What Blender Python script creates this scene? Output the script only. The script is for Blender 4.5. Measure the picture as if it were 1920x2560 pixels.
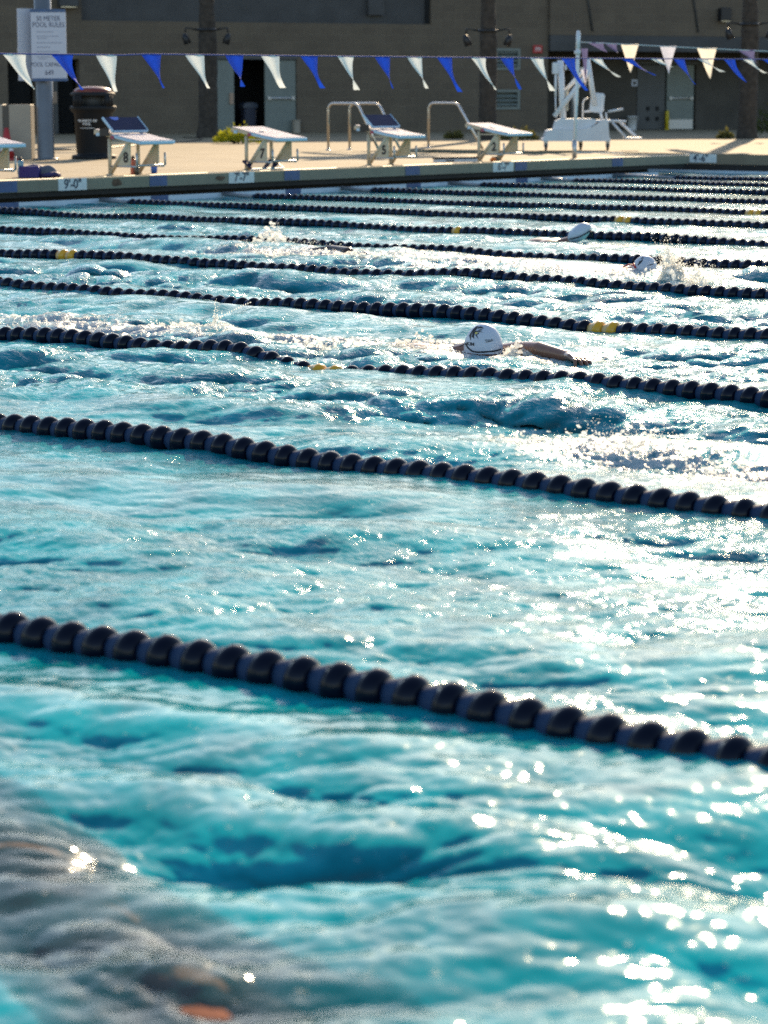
import bpy, math, random
import numpy as np
from mathutils import Vector, Matrix, noise as mnoise

random.seed(7)
RNG = np.random.default_rng(11)
for o in list(bpy.data.objects):
    bpy.data.objects.remove(o)
SC = bpy.context.scene
COL = SC.collection
R = math.radians

# ------------------------------------------------------------------ camera
YAW, PITCH = R(52.308), R(9.791)
cam_d = bpy.data.cameras.new("camera")
cam = bpy.data.objects.new("camera", cam_d)
COL.objects.link(cam)
cam.location = (0, 0, 1.274)
cam.rotation_euler = (R(90) - PITCH, 0, -YAW)
cam_d.sensor_fit = 'VERTICAL'
cam_d.sensor_height = 36.0
cam_d.sensor_width = 27.0
cam_d.lens = 85.0
cam_d.clip_start = 0.05
cam_d.clip_end = 600
cam_d.dof.use_dof = True
cam_d.dof.focus_distance = 12.6
cam_d.dof.aperture_fstop = 4.8
SC.camera = cam

# ------------------------------------------------------------------ light
SUN_HEAD, SUN_EL = R(52.3 + 10.5), R(23)
w = bpy.data.worlds.new("World")
SC.world = w
w.use_nodes = True
nt = w.node_tree
nt.nodes.clear()
sky = nt.nodes.new('ShaderNodeTexSky')
sky.sky_type = 'NISHITA'
sky.sun_disc = False
sky.sun_elevation = SUN_EL
sky.sun_rotation = SUN_HEAD
sky.air_density = 1.0
sky.dust_density = 0.6
sky.ozone_density = 1.0
bg = nt.nodes.new('ShaderNodeBackground')
bg.inputs[1].default_value = 0.145
wo = nt.nodes.new('ShaderNodeOutputWorld')
nt.links.new(sky.outputs[0], bg.inputs[0])
nt.links.new(bg.outputs[0], wo.inputs[0])

sd = bpy.data.lights.new("sun", 'SUN')
sd.energy = 4.7
sd.angle = R(0.53)
sd.color = (1.0, 0.77, 0.49)
sun = bpy.data.objects.new("sun", sd)
COL.objects.link(sun)
sdir = Vector((math.sin(SUN_HEAD) * math.cos(SUN_EL), math.cos(SUN_HEAD) * math.cos(SUN_EL), math.sin(SUN_EL)))
sun.rotation_euler = sdir.to_track_quat('Z', 'Y').to_euler()
sun.location = (40, 30, 40)

SC.view_settings.view_transform = 'Standard'
SC.view_settings.look = 'None'
SC.view_settings.exposure = 0.70
SC.view_settings.gamma = 1.0
SC.render.engine = 'CYCLES'
SC.cycles.use_denoising = False
SC.cycles.max_bounces = 6
SC.cycles.diffuse_bounces = 2
SC.cycles.glossy_bounces = 3
SC.cycles.transmission_bounces = 4
SC.cycles.transparent_max_bounces = 6
SC.cycles.caustics_reflective = False
SC.cycles.caustics_refractive = False
SC.cycles.sample_clamp_indirect = 8.0
SC.cycles.sample_clamp_direct = 50.0

# site axes: to the right of the photographer's view, and away from the photographer
RX = Vector((math.cos(YAW), -math.sin(YAW), 0))
DX = Vector((math.sin(YAW), math.cos(YAW), 0))


# ------------------------------------------------------------------ materials
def mat(name, color, rough=0.6, metal=0.0, spec=0.5, noise=0.0, nscale=6.0, bump=0.0, bscale=30.0, alpha=None, trans=0.0, coat=0.0):
    m = bpy.data.materials.new(name)
    m.use_nodes = True
    t = m.node_tree
    b = t.nodes['Principled BSDF']
    b.inputs['Base Color'].default_value = (*color, 1)
    b.inputs['Roughness'].default_value = rough
    b.inputs['Metallic'].default_value = metal
    b.inputs['Specular IOR Level'].default_value = spec
    if coat:
        b.inputs['Coat Weight'].default_value = coat
        b.inputs['Coat Roughness'].default_value = 0.05
    if trans:
        b.inputs['Transmission Weight'].default_value = trans
    if noise or bump:
        tc = t.nodes.new('ShaderNodeTexCoord')
    if noise:
        n = t.nodes.new('ShaderNodeTexNoise')
        n.inputs['Scale'].default_value = nscale
        n.inputs['Detail'].default_value = 6
        n.inputs['Roughness'].default_value = 0.62
        t.links.new(tc.outputs['Object'], n.inputs['Vector'])
        r = t.nodes.new('ShaderNodeValToRGB')
        r.color_ramp.elements[0].position = 0.3
        r.color_ramp.elements[1].position = 0.72
        lo = [max(0, c * (1 - noise)) for c in color]
        hi = [min(1, c * (1 + noise * 0.7)) for c in color]
        r.color_ramp.elements[0].color = (*lo, 1)
        r.color_ramp.elements[1].color = (*hi, 1)
        t.links.new(n.outputs['Fac'], r.inputs['Fac'])
        t.links.new(r.outputs['Color'], b.inputs['Base Color'])
    if bump:
        n2 = t.nodes.new('ShaderNodeTexNoise')
        n2.inputs['Scale'].default_value = bscale
        n2.inputs['Detail'].default_value = 4
        t.links.new(tc.outputs['Object'], n2.inputs['Vector'])
        bp = t.nodes.new('ShaderNodeBump')
        bp.inputs['Strength'].default_value = bump
        bp.inputs['Distance'].default_value = 0.02
        t.links.new(n2.outputs['Fac'], bp.inputs['Height'])
        t.links.new(bp.outputs['Normal'], b.inputs['Normal'])
    return m


def cloth_mat(name, color, thru=0.45, rough=0.7):
    m = bpy.data.materials.new(name)
    m.use_nodes = True
    t = m.node_tree
    t.nodes.clear()
    out = t.nodes.new('ShaderNodeOutputMaterial')
    p = t.nodes.new('ShaderNodeBsdfPrincipled')
    p.inputs['Base Color'].default_value = (*color, 1)
    p.inputs['Roughness'].default_value = rough
    tr = t.nodes.new('ShaderNodeBsdfTranslucent')
    tr.inputs['Color'].default_value = (*color, 1)
    mx = t.nodes.new('ShaderNodeMixShader')
    mx.inputs[0].default_value = thru
    t.links.new(p.outputs[0], mx.inputs[1])
    t.links.new(tr.outputs[0], mx.inputs[2])
    t.links.new(mx.outputs[0], out.inputs[0])
    return m


def block_wall_mat(name, c1, c2, mortar):
    m = bpy.data.materials.new(name)
    m.use_nodes = True
    t = m.node_tree
    b = t.nodes['Principled BSDF']
    b.inputs['Roughness'].default_value = 0.9
    tc = t.nodes.new('ShaderNodeTexCoord')
    sep = t.nodes.new('ShaderNodeSeparateXYZ')
    cmb = t.nodes.new('ShaderNodeCombineXYZ')
    t.links.new(tc.outputs['Object'], sep.inputs[0])
    t.links.new(sep.outputs['X'], cmb.inputs['X'])
    t.links.new(sep.outputs['Z'], cmb.inputs['Y'])
    br = t.nodes.new('ShaderNodeTexBrick')
    br.inputs['Color1'].default_value = (*c1, 1)
    br.inputs['Color2'].default_value = (*c2, 1)
    br.inputs['Mortar'].default_value = (*mortar, 1)
    br.inputs['Scale'].default_value = 1.0
    br.inputs['Brick Width'].default_value = 0.40
    br.inputs['Row Height'].default_value = 0.20
    br.inputs['Mortar Size'].default_value = 0.010
    t.links.new(cmb.outputs[0], br.inputs['Vector'])
    n = t.nodes.new('ShaderNodeTexNoise')
    n.inputs['Scale'].default_value = 1.3
    n.inputs['Detail'].default_value = 7
    t.links.new(tc.outputs['Object'], n.inputs['Vector'])
    mp = t.nodes.new('ShaderNodeMapRange')
    mp.inputs[3].default_value = 0.7
    mp.inputs[4].default_value = 1.25
    t.links.new(n.outputs['Fac'], mp.inputs[0])
    mul = t.nodes.new('ShaderNodeVectorMath')
    mul.operation = 'SCALE'
    t.links.new(br.outputs['Color'], mul.inputs[0])
    t.links.new(mp.outputs[0], mul.inputs['Scale'])
    t.links.new(mul.outputs[0], b.inputs['Base Color'])
    bp = t.nodes.new('ShaderNodeBump')
    bp.inputs['Strength'].default_value = 0.5
    bp.inputs['Distance'].default_value = 0.01
    t.links.new(br.outputs['Fac'], bp.inputs['Height'])
    bp.invert = True
    t.links.new(bp.outputs[0], b.inputs['Normal'])
    return m


M = {}
M['concrete'] = mat('concrete', (0.30, 0.232, 0.135), 0.85, noise=0.22, nscale=1.1, bump=0.25, bscale=40)
M['tile_tan'] = mat('tile_tan', (0.19, 0.19, 0.14), 0.55, noise=0.18, nscale=3)
M['tile_blue'] = mat('tile_blue', (0.03, 0.085, 0.22), 0.35, noise=0.25, nscale=9)
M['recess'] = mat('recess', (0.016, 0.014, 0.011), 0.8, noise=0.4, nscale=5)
M['gutter'] = mat('gutter', (0.55, 0.66, 0.74), 0.5, noise=0.15, nscale=4)
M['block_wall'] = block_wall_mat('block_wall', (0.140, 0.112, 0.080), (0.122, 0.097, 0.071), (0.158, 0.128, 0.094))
M['dark_panel'] = mat('dark_panel', (0.06, 0.062, 0.064), 0.7, noise=0.25, nscale=2)
M['door_paint'] = mat('door_paint', (0.17, 0.20, 0.185), 0.5, noise=0.12, nscale=3)
M['door_dark'] = mat('door_dark', (0.085, 0.088, 0.088), 0.6, noise=0.15, nscale=3)
M['steel'] = mat('steel', (0.62, 0.60, 0.57), 0.28, metal=1.0)
M['steel_dull'] = mat('steel_dull', (0.50, 0.50, 0.50), 0.4, metal=0.6)
M['black'] = mat('black', (0.012, 0.013, 0.016), 0.45)
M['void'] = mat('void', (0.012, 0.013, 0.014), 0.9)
M['bin_plastic'] = mat('bin_plastic', (0.012, 0.014, 0.017), 0.6, spec=0.25, noise=0.2, nscale=5)
M['bin_lid'] = mat('bin_lid', (0.16, 0.03, 0.018), 0.35, noise=0.3, nscale=6)
M['white_plastic'] = mat('white_plastic', (0.66, 0.68, 0.70), 0.4, noise=0.08, nscale=4)
M['white_paint'] = mat('white_paint', (0.74, 0.74, 0.74), 0.4)
M['sign_white'] = mat('sign_white', (0.5, 0.53, 0.62), 0.5)
M['sign_ink'] = mat('sign_ink', (0.035, 0.045, 0.10), 0.6)
M['marker_white'] = mat('marker_white', (0.60, 0.66, 0.66), 0.4, noise=0.1, nscale=12)
M['marker_ink'] = mat('marker_ink', (0.02, 0.05, 0.09), 0.4)
M['pole_grey'] = mat('pole_grey', (0.13, 0.145, 0.165), 0.35, metal=0.2, noise=0.15, nscale=3)
M['cream'] = mat('cream', (0.58, 0.50, 0.36), 0.45, noise=0.10, nscale=5)
M['grip'] = mat('grip', (0.42, 0.41, 0.50), 0.75, noise=0.25, nscale=40, bump=0.5, bscale=200)
M['edge_blue'] = mat('edge_blue', (0.42, 0.62, 0.78), 0.35)
M['navy_pad'] = mat('navy_pad', (0.006, 0.013, 0.055), 0.65, spec=0.2, noise=0.2, nscale=8)
M['blue_label'] = mat('blue_label', (0.03, 0.13, 0.55), 0.4)
M['red'] = mat('red', (0.42, 0.035, 0.035), 0.45)
M['orange'] = mat('orange', (0.75, 0.19, 0.02), 0.5)
M['yellow_paint'] = mat('yellow_paint', (0.55, 0.42, 0.02), 0.5)
M['pink'] = mat('pink', (0.62, 0.16, 0.10), 0.35)
M['bottle_blue'] = mat('bottle_blue', (0.18, 0.34, 0.42), 0.15)
M['bag_navy'] = mat('bag_navy', (0.018, 0.016, 0.10), 0.6, noise=0.3, nscale=12, bump=0.4, bscale=30)
M['bag_grey'] = mat('bag_grey', (0.10, 0.115, 0.15), 0.7, noise=0.3, nscale=12)
M['cabinet'] = mat('cabinet', (0.34, 0.30, 0.24), 0.6, noise=0.12, nscale=3)
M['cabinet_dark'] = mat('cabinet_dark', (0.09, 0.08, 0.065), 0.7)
M['trunk'] = mat('trunk', (0.055, 0.045, 0.036), 0.95, noise=0.5, nscale=9, bump=1.0, bscale=14)
M['leaf_yellow'] = cloth_mat('leaf_yellow', (0.36, 0.36, 0.015), 0.5)
M['leaf_dark'] = cloth_mat('leaf_dark', (0.05, 0.07, 0.012), 0.35)
M['rope_blue'] = mat('rope_blue', (0.02, 0.05, 0.26), 0.6)
M['rope_white'] = mat('rope_white', (0.7, 0.68, 0.66), 0.6)
M['flag_white'] = cloth_mat('flag_white', (0.80, 0.79, 0.76), 0.42)
M['flag_blue'] = cloth_mat('flag_blue', (0.012, 0.06, 0.52), 0.40)
M['flag_cream'] = cloth_mat('flag_cream', (0.84, 0.76, 0.62), 0.5)
M['flag_lavender'] = cloth_mat('flag_lavender', (0.68, 0.65, 0.72), 0.4)
M['flag_purple'] = cloth_mat('flag_purple', (0.15, 0.13, 0.25), 0.35)
M['float_band'] = mat('float_band', (0.012, 0.034, 0.085), 0.6, spec=0.2)
M['float_ball'] = mat('float_ball', (0.003, 0.005, 0.014), 0.02, spec=0.16)
M['float_yellow'] = mat('float_yellow', (0.75, 0.36, 0.012), 0.3)
M['float_amber'] = mat('float_amber', (0.70, 0.42, 0.16), 0.35)
M['cable'] = mat('cable', (0.25, 0.27, 0.30), 0.4)
M['skin'] = mat('skin', (0.21, 0.088, 0.050), 0.3, spec=0.4, noise=0.2, nscale=12, coat=0.12)
M['skin_dark'] = mat('skin_dark', (0.055, 0.030, 0.022), 0.3, spec=0.4, noise=0.2, nscale=12)
M['leaf_olive'] = cloth_mat('leaf_olive', (0.13, 0.12, 0.03), 0.4)
M['cap_white'] = mat('cap_white', (0.50, 0.53, 0.60), 0.4)
M['suit'] = mat('suit', (0.012, 0.014, 0.022), 0.3, coat=0.5)
M['ink'] = mat('ink', (0.01, 0.01, 0.014), 0.5)
M['gold'] = mat('gold', (0.62, 0.50, 0.10), 0.5)
M['lamp_glass'] = mat('lamp_glass', (0.45, 0.45, 0.45), 0.12, metal=0.7)


# ------------------------------------------------------------------ mesh builder
class MB:
    def __init__(s):
        s.v, s.f, s.m, s.sm = [], [], [], []

    def add(s, verts, faces, mi=0, smooth=False, M4=None):
        b = len(s.v)
        for p in verts:
            p = Vector(p)
            s.v.append(tuple(M4 @ p) if M4 is not None else tuple(p))
        for f in faces:
            s.f.append([b + i for i in f])
            s.m.append(mi)
            s.sm.append(smooth)
        return s

    def box(s, lo, hi, mi=0, M4=None, bev=0.0):
        x0, y0, z0 = lo
        x1, y1, z1 = hi
        if bev <= 0:
            v = [(x0, y0, z0), (x1, y0, z0), (x1, y1, z0), (x0, y1, z0), (x0, y0, z1), (x1, y0, z1), (x1, y1, z1), (x0, y1, z1)]
            f = [(0, 3, 2, 1), (4, 5, 6, 7), (0, 1, 5, 4), (1, 2, 6, 5), (2, 3, 7, 6), (3, 0, 4, 7)]
            return s.add(v, f, mi, False, M4)
        # chamfered in plan and at the top
        def ring(b, z):
            return [(x0 + b, y0, z), (x1 - b, y0, z), (x1, y0 + b, z), (x1, y1 - b, z), (x1 - b, y1, z), (x0 + b, y1, z), (x0, y1 - b, z), (x0, y0 + b, z)]
        def inset(z):
            b = bev
            return [(x0 + b, y0 + b * .6, z), (x1 - b, y0 + b * .6, z), (x1 - b * .6, y0 + b, z), (x1 - b * .6, y1 - b, z), (x1 - b, y1 - b * .6, z), (x0 + b, y1 - b * .6, z), (x0 + b * .6, y1 - b, z), (x0 + b * .6, y0 + b, z)]
        rings = [inset(z0), ring(bev, z0 + bev * .6), ring(bev, z1 - bev * .6), inset(z1)]
        v = [p for r_ in rings for p in r_]
        f = [tuple(range(7, -1, -1)), tuple(range(24, 32))]
        for k in range(3):
            for i in range(8):
                j = (i + 1) % 8
                f.append((k * 8 + i, k * 8 + j, k * 8 + 8 + j, k * 8 + 8 + i))
        return s.add(v, f, mi, False, M4)

    def tube(s, pts, r, n=10, mi=0, M4=None, cap=True, smooth=True):
        pts = [Vector(p) for p in pts]
        rad = r if isinstance(r, (list, tuple)) else [r] * len(pts)
        v, f = [], []
        T0 = (pts[1] - pts[0]).normalized()
        up = Vector((0, 0, 1)) if abs(T0.z) < 0.9 else Vector((1, 0, 0))
        N = T0.cross(up).normalized()
        for i, p in enumerate(pts):
            if i == 0:
                T = T0
            elif i == len(pts) - 1:
                T = (pts[i] - pts[i - 1]).normalized()
            else:
                T = ((pts[i + 1] - p).normalized() + (p - pts[i - 1]).normalized()).normalized()
            N = (N - T * N.dot(T)).normalized()
            B = T.cross(N)
            for k in range(n):
                a = 2 * math.pi * k / n
                v.append(p + (N * math.cos(a) + B * math.sin(a)) * rad[i])
        for i in range(len(pts) - 1):
            for k in range(n):
                k2 = (k + 1) % n
                f.append((i * n + k, i * n + k2, (i + 1) * n + k2, (i + 1) * n + k))
        s.add(v, f, mi, smooth, M4)
        if cap:
            b = len(s.v) - len(v)
            s.f.append([b + k for k in range(n - 1, -1, -1)])
            s.f.append([b + (len(pts) - 1) * n + k for k in range(n)])
            s.m += [mi, mi]
            s.sm += [False, False]
        return s

    def lathe(s, prof, n=24, mi=0, M4=None, smooth=True, close=True):
        """prof: list of (radius, z)"""
        v, f = [], []
        for r_, z in prof:
            for k in range(n):
                a = 2 * math.pi * k / n
                v.append((r_ * math.cos(a), r_ * math.sin(a), z))
        for i in range(len(prof) - 1):
            for k in range(n):
                k2 = (k + 1) % n
                f.append((i * n + k, i * n + k2, (i + 1) * n + k2, (i + 1) * n + k))
        s.add(v, f, mi, smooth, M4)
        if close:
            b = len(s.v) - len(v)
            s.f.append([b + k for k in range(n - 1, -1, -1)])
            s.f.append([b + (len(prof) - 1) * n + k for k in range(n)])
            s.m += [mi, mi]
            s.sm += [False, False]
        return s

    def prism(s, poly, h0, h1, axis='z', mi=0, M4=None):
        """poly in 2D extruded along axis between h0 and h1"""
        def mk(a, b, h):
            return {'z': (a, b, h), 'x': (h, a, b), 'y': (a, h, b)}[axis]
        n = len(poly)
        v = [mk(a, b, h0) for a, b in poly] + [mk(a, b, h1) for a, b in poly]
        f = [tuple(range(n - 1, -1, -1)), tuple(range(n, 2 * n))]
        for i in range(n):
            j = (i + 1) % n
            f.append((i, j, n + j, n + i))
        return s.add(v, f, mi, False, M4)

    def ell(s, c, r, n=16, m=10, mi=0, M4=None):
        v, f = [], []
        for i in range(m + 1):
            th = math.pi * i / m
            for k in range(n):
                a = 2 * math.pi * k / n
                v.append((c[0] + r[0] * math.sin(th) * math.cos(a), c[1] + r[1] * math.sin(th) * math.sin(a), c[2] + r[2] * math.cos(th)))
        for i in range(m):
            for k in range(n):
                k2 = (k + 1) % n
                f.append((i * n + k, (i + 1) * n + k, (i + 1) * n + k2, i * n + k2))
        return s.add(v, f, mi, True, M4)

    def build(s, name, mats, parent=None, loc=None, fix=True):
        me = bpy.data.meshes.new(name)
        me.from_pydata(s.v, [], s.f)
        if not isinstance(mats, (list, tuple)):
            mats = [mats]
        for m_ in mats:
            me.materials.append(M[m_] if isinstance(m_, str) else m_)
        me.polygons.foreach_set('material_index', s.m)
        me.polygons.foreach_set('use_smooth', s.sm)
        me.update()
        if fix:
            import bmesh
            bm = bmesh.new()
            bm.from_mesh(me)
            bmesh.ops.recalc_face_normals(bm, faces=bm.faces)
            bm.to_mesh(me)
            bm.free()
        o = bpy.data.objects.new(name, me)
        COL.objects.link(o)
        if parent is not None:
            o.parent = parent
        if loc is not None:
            o.location = loc
        return o


def tag(o, label=None, cat=None, group=None, kind=None):
    if label:
        o['label'] = label
    if cat:
        o['category'] = cat
    if group:
        o['group'] = group
    if kind:
        o['kind'] = kind
    return o


def thing(name, loc, label, cat, group=None, rz=0.0):
    o = bpy.data.objects.new(name, None)
    o.empty_display_size = 0.2
    COL.objects.link(o)
    o.location = loc
    o.rotation_euler = (0, 0, rz)
    return tag(o, label, cat, group)


def text_mesh(s, size, extrude=0.0, align='CENTER', spacing=1.0, bold=0.0):
    """built-in font lettering as plain verts/faces in the XY plane, y up"""
    cu = bpy.data.curves.new('lettering', 'FONT')
    cu.body = s
    cu.size = size
    cu.align_x = align
    cu.align_y = 'CENTER'
    cu.space_character = spacing
    cu.offset = bold
    cu.resolution_u = 3
    ob = bpy.data.objects.new('lettering', cu)
    COL.objects.link(ob)
    dg = bpy.context.evaluated_depsgraph_get()
    me = bpy.data.meshes.new_from_object(ob.evaluated_get(dg))
    v = [tuple(p.co) for p in me.vertices]
    f = [tuple(p.vertices) for p in me.polygons]
    bpy.data.objects.remove(ob)
    bpy.data.meshes.remove(me)
    bpy.data.curves.remove(cu)
    return v, f


def frame(o, x, y):
    """4x4 with origin o, x axis, y axis"""
    x = Vector(x).normalized()
    y = Vector(y).normalized()
    z = x.cross(y)
    return Matrix(((x.x, y.x, z.x, o[0]), (x.y, y.y, z.y, o[1]), (x.z, y.z, z.z, o[2]), (0, 0, 0, 1)))


# ------------------------------------------------------------------ water surface field
NT, LT = 1024, 17.0
def make_field(bands, seed, NT=1024):
    rng = np.random.default_rng(seed)
    k1 = np.fft.fftfreq(NT, LT / NT) * 2 * np.pi
    kx, ky = np.meshgrid(k1, k1, indexing='ij')
    k = np.hypot(kx, ky)
    k[0, 0] = 1
    ang = np.arctan2(ky, kx)
    H = np.zeros((NT, NT), complex)
    for lam0, lam1, rms, dirn, spread in bands:
        sel = (k > 2 * np.pi / lam1) & (k <= 2 * np.pi / lam0)
        amp = np.where(sel, k ** -1.9, 0)
        if dirn is not None:
            amp = amp * (0.16 + np.exp(-(np.sin(ang - dirn) / spread) ** 2))
        ph = rng.normal(size=(NT, NT)) + 1j * rng.normal(size=(NT, NT))
        Hb = amp * ph
        h = np.fft.ifft2(Hb).real
        H += Hb * (rms / h.std())
    h = np.fft.ifft2(H).real
    dx = np.fft.ifft2(-1j * kx / k * H).real
    dy = np.fft.ifft2(-1j * ky / k * H).real
    return h.astype(np.float32), dx.astype(np.float32), dy.astype(np.float32)

BIG = make_field([(1.1, 3.2, 0.016, 0.15, 0.55), (0.42, 1.1, 0.0145, 0.25, 0.62)], 3)
SMALL = make_field([(0.15, 0.42, 0.0058, 0.55, 0.7), (0.055, 0.15, 0.0021, 0.66, 0.7), (0.026, 0.055, 0.0006, None, 1)], 5, 2048)

def samp(F, x, y):
    NT = F.shape[0]
    u = (np.asarray(x) / LT * NT) % NT
    v = (np.asarray(y) / LT * NT) % NT
    i = np.floor(u).astype(int)
    j = np.floor(v).astype(int)
    fu, fv = u - i, v - j
    i %= NT
    j %= NT
    i2, j2 = (i + 1) % NT, (j + 1) % NT
    return F[i, j] * (1 - fu) * (1 - fv) + F[i2, j] * fu * (1 - fv) + F[i, j2] * (1 - fu) * fv + F[i2, j2] * fu * fv

def blob(x, y, cx, cy, rx, ry, rot=0.0):
    c, s_ = math.cos(rot), math.sin(rot)
    dx, dy = x - cx, y - cy
    a, b = c * dx + s_ * dy, -s_ * dx + c * dy
    return np.exp(-(a / rx) ** 2 - (b / ry) ** 2)

# solitary swells (cx, cy, rx, ry, rot, height): wakes thrown up by the swimmers
SWELLS = [(9.4, 8.6, 0.45, 1.0, 0, 0.035), (9.2, 9.9, 0.4, 0.9, 0, 0.03), (14.9, 12.3, 0.5, 1.1, 0, 0.04),
          (14.4, 9.6, 0.5, 0.9, 0, 0.04), (7.3, 4.6, 0.4, 0.6, 0, 0.03), (8.6, 8.0, 0.18, 0.6, 0.3, 0.04),
          (7.8, 5.9, 0.20, 0.6, 0.6, 0.035)]
# aerated water (cx, cy, rx, ry, rot, strength)
FOAMS = [(9.5, 9.3, 0.38, 1.35, -0.10, 0.68), (9.75, 8.0, 0.45, 0.9, 0, 0.62), (9.95, 7.05, 0.5, 0.45, 0, 0.75), (9.95, 6.6, .30, .25, 0, .8),
         (15.0, 12.4, 0.45, 1.5, 0, 0.7), (15.4, 11.2, 0.5, 1.0, 0, 0.6), (14.7, 9.3, 0.6, 1.1, 0, 0.9), (14.5, 10.6, 0.4, 0.7, 0, 0.55),
         (7.35, 4.6, 0.36, 0.7, 0, 0.6), (7.2, 4.0, 0.4, 0.35, 0, 0.55), (17.6, 11.0, 0.4, 0.8, 0, 0.45), (18.9, 18.2, 0.4, 1.2, 0, 0.35),
         (8.9, 7.9, 0.12, 0.8, 0, 0.45)]

def amp_map(x, y):
    a = np.ones_like(x)
    a *= 1.0 - 0.62 * np.clip((x - 19) / 6.0, 0, 1)
    a *= 1.0 - 0.45 * np.clip((y - 15.5) / 3.5, 0, 1)
    a *= 1.0 - 0.30 * blob(x, y, 5.2, 4.2, 0.9, 2.6) + 0.85 * blob(x, y, 3.15, 2.3, 0.55, 1.1) - 0.70 * blob(x, y, 9.8, 6.8, 0.42, 0.75) - 0.5 * blob(x, y, 2.55, 2.4, 0.25, 0.7, -0.37)
    for X in (3.95, 6.43, 8.85, 11.27, 13.60, 15.95, 18.42, 20.95, 23.15, 25.55, 28.0, 30.35, 32.35):
        a *= 1.0 - 0.55 * np.exp(-((x - X + 0.08) / 0.30) ** 2)      # the ropes damp the waves
    a *= 1.0 + 0.30 * blob(x, y, 10.0, 8.8, 2.6, 6.0) + 0.25 * blob(x, y, 14.5, 11.0, 2.0, 4.0)
    return a

def big_height(x, y):
    x = np.asarray(x, float)
    y = np.asarray(y, float)
    h = samp(BIG[0], x, y) * amp_map(x, y)
    for cx, cy, rx, ry, rot, hh in SWELLS:
        h = h + hh * blob(x, y, cx, cy, rx, ry, rot)
    return h

def ripple_patch(x, y):
    """where the breeze and the swimmers' wash roughen the surface"""
    q = samp(BIG[0], x * 0.55 + 4.0, y * 0.55 + 1.0) / 0.022
    return np.clip(0.95 + 0.5 * q, 0.5, 1.8)

def ridged(x, y, s, seed):
    """cheap ridged noise from the small field, 0..1"""
    a = samp(SMALL[0], x * s + seed, y * s - seed)
    b = samp(SMALL[0], -y * s * 2.1 + seed * 2, x * s * 2.1)
    r1 = 1 - np.minimum(np.abs(a) / 0.006, 1)
    r2 = 1 - np.minimum(np.abs(b) / 0.006, 1)
    return np.clip(0.6 * r1 + 0.4 * r2, 0, 1)

def foam_map(x, y):
    f = np.zeros_like(x)
    for cx, cy, rx, ry, rot, st in FOAMS:
        f = np.maximum(f, st * blob(x, y, cx, cy, rx, ry, rot))
    return f

BODIES = []    # (centre, radii, turn about z, awash) of the swimmers' trunks and limbs near the surface
def body_top(x, y, awash=False):
    top = np.full_like(x, -9.0)
    for c, r_, rot, aw in BODIES:
        if awash and not aw:
            continue
        dx, dy = x - c[0], y - c[1]
        co, si = math.cos(rot), math.sin(rot)
        u, v = (co * dx + si * dy) / r_[0], (-si * dx + co * dy) / r_[1]
        q = 1 - u * u - v * v
        top = np.where(q > 0, np.maximum(top, c[2] + r_[2] * np.sqrt(np.maximum(q, 0))), top)
    return top

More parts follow.
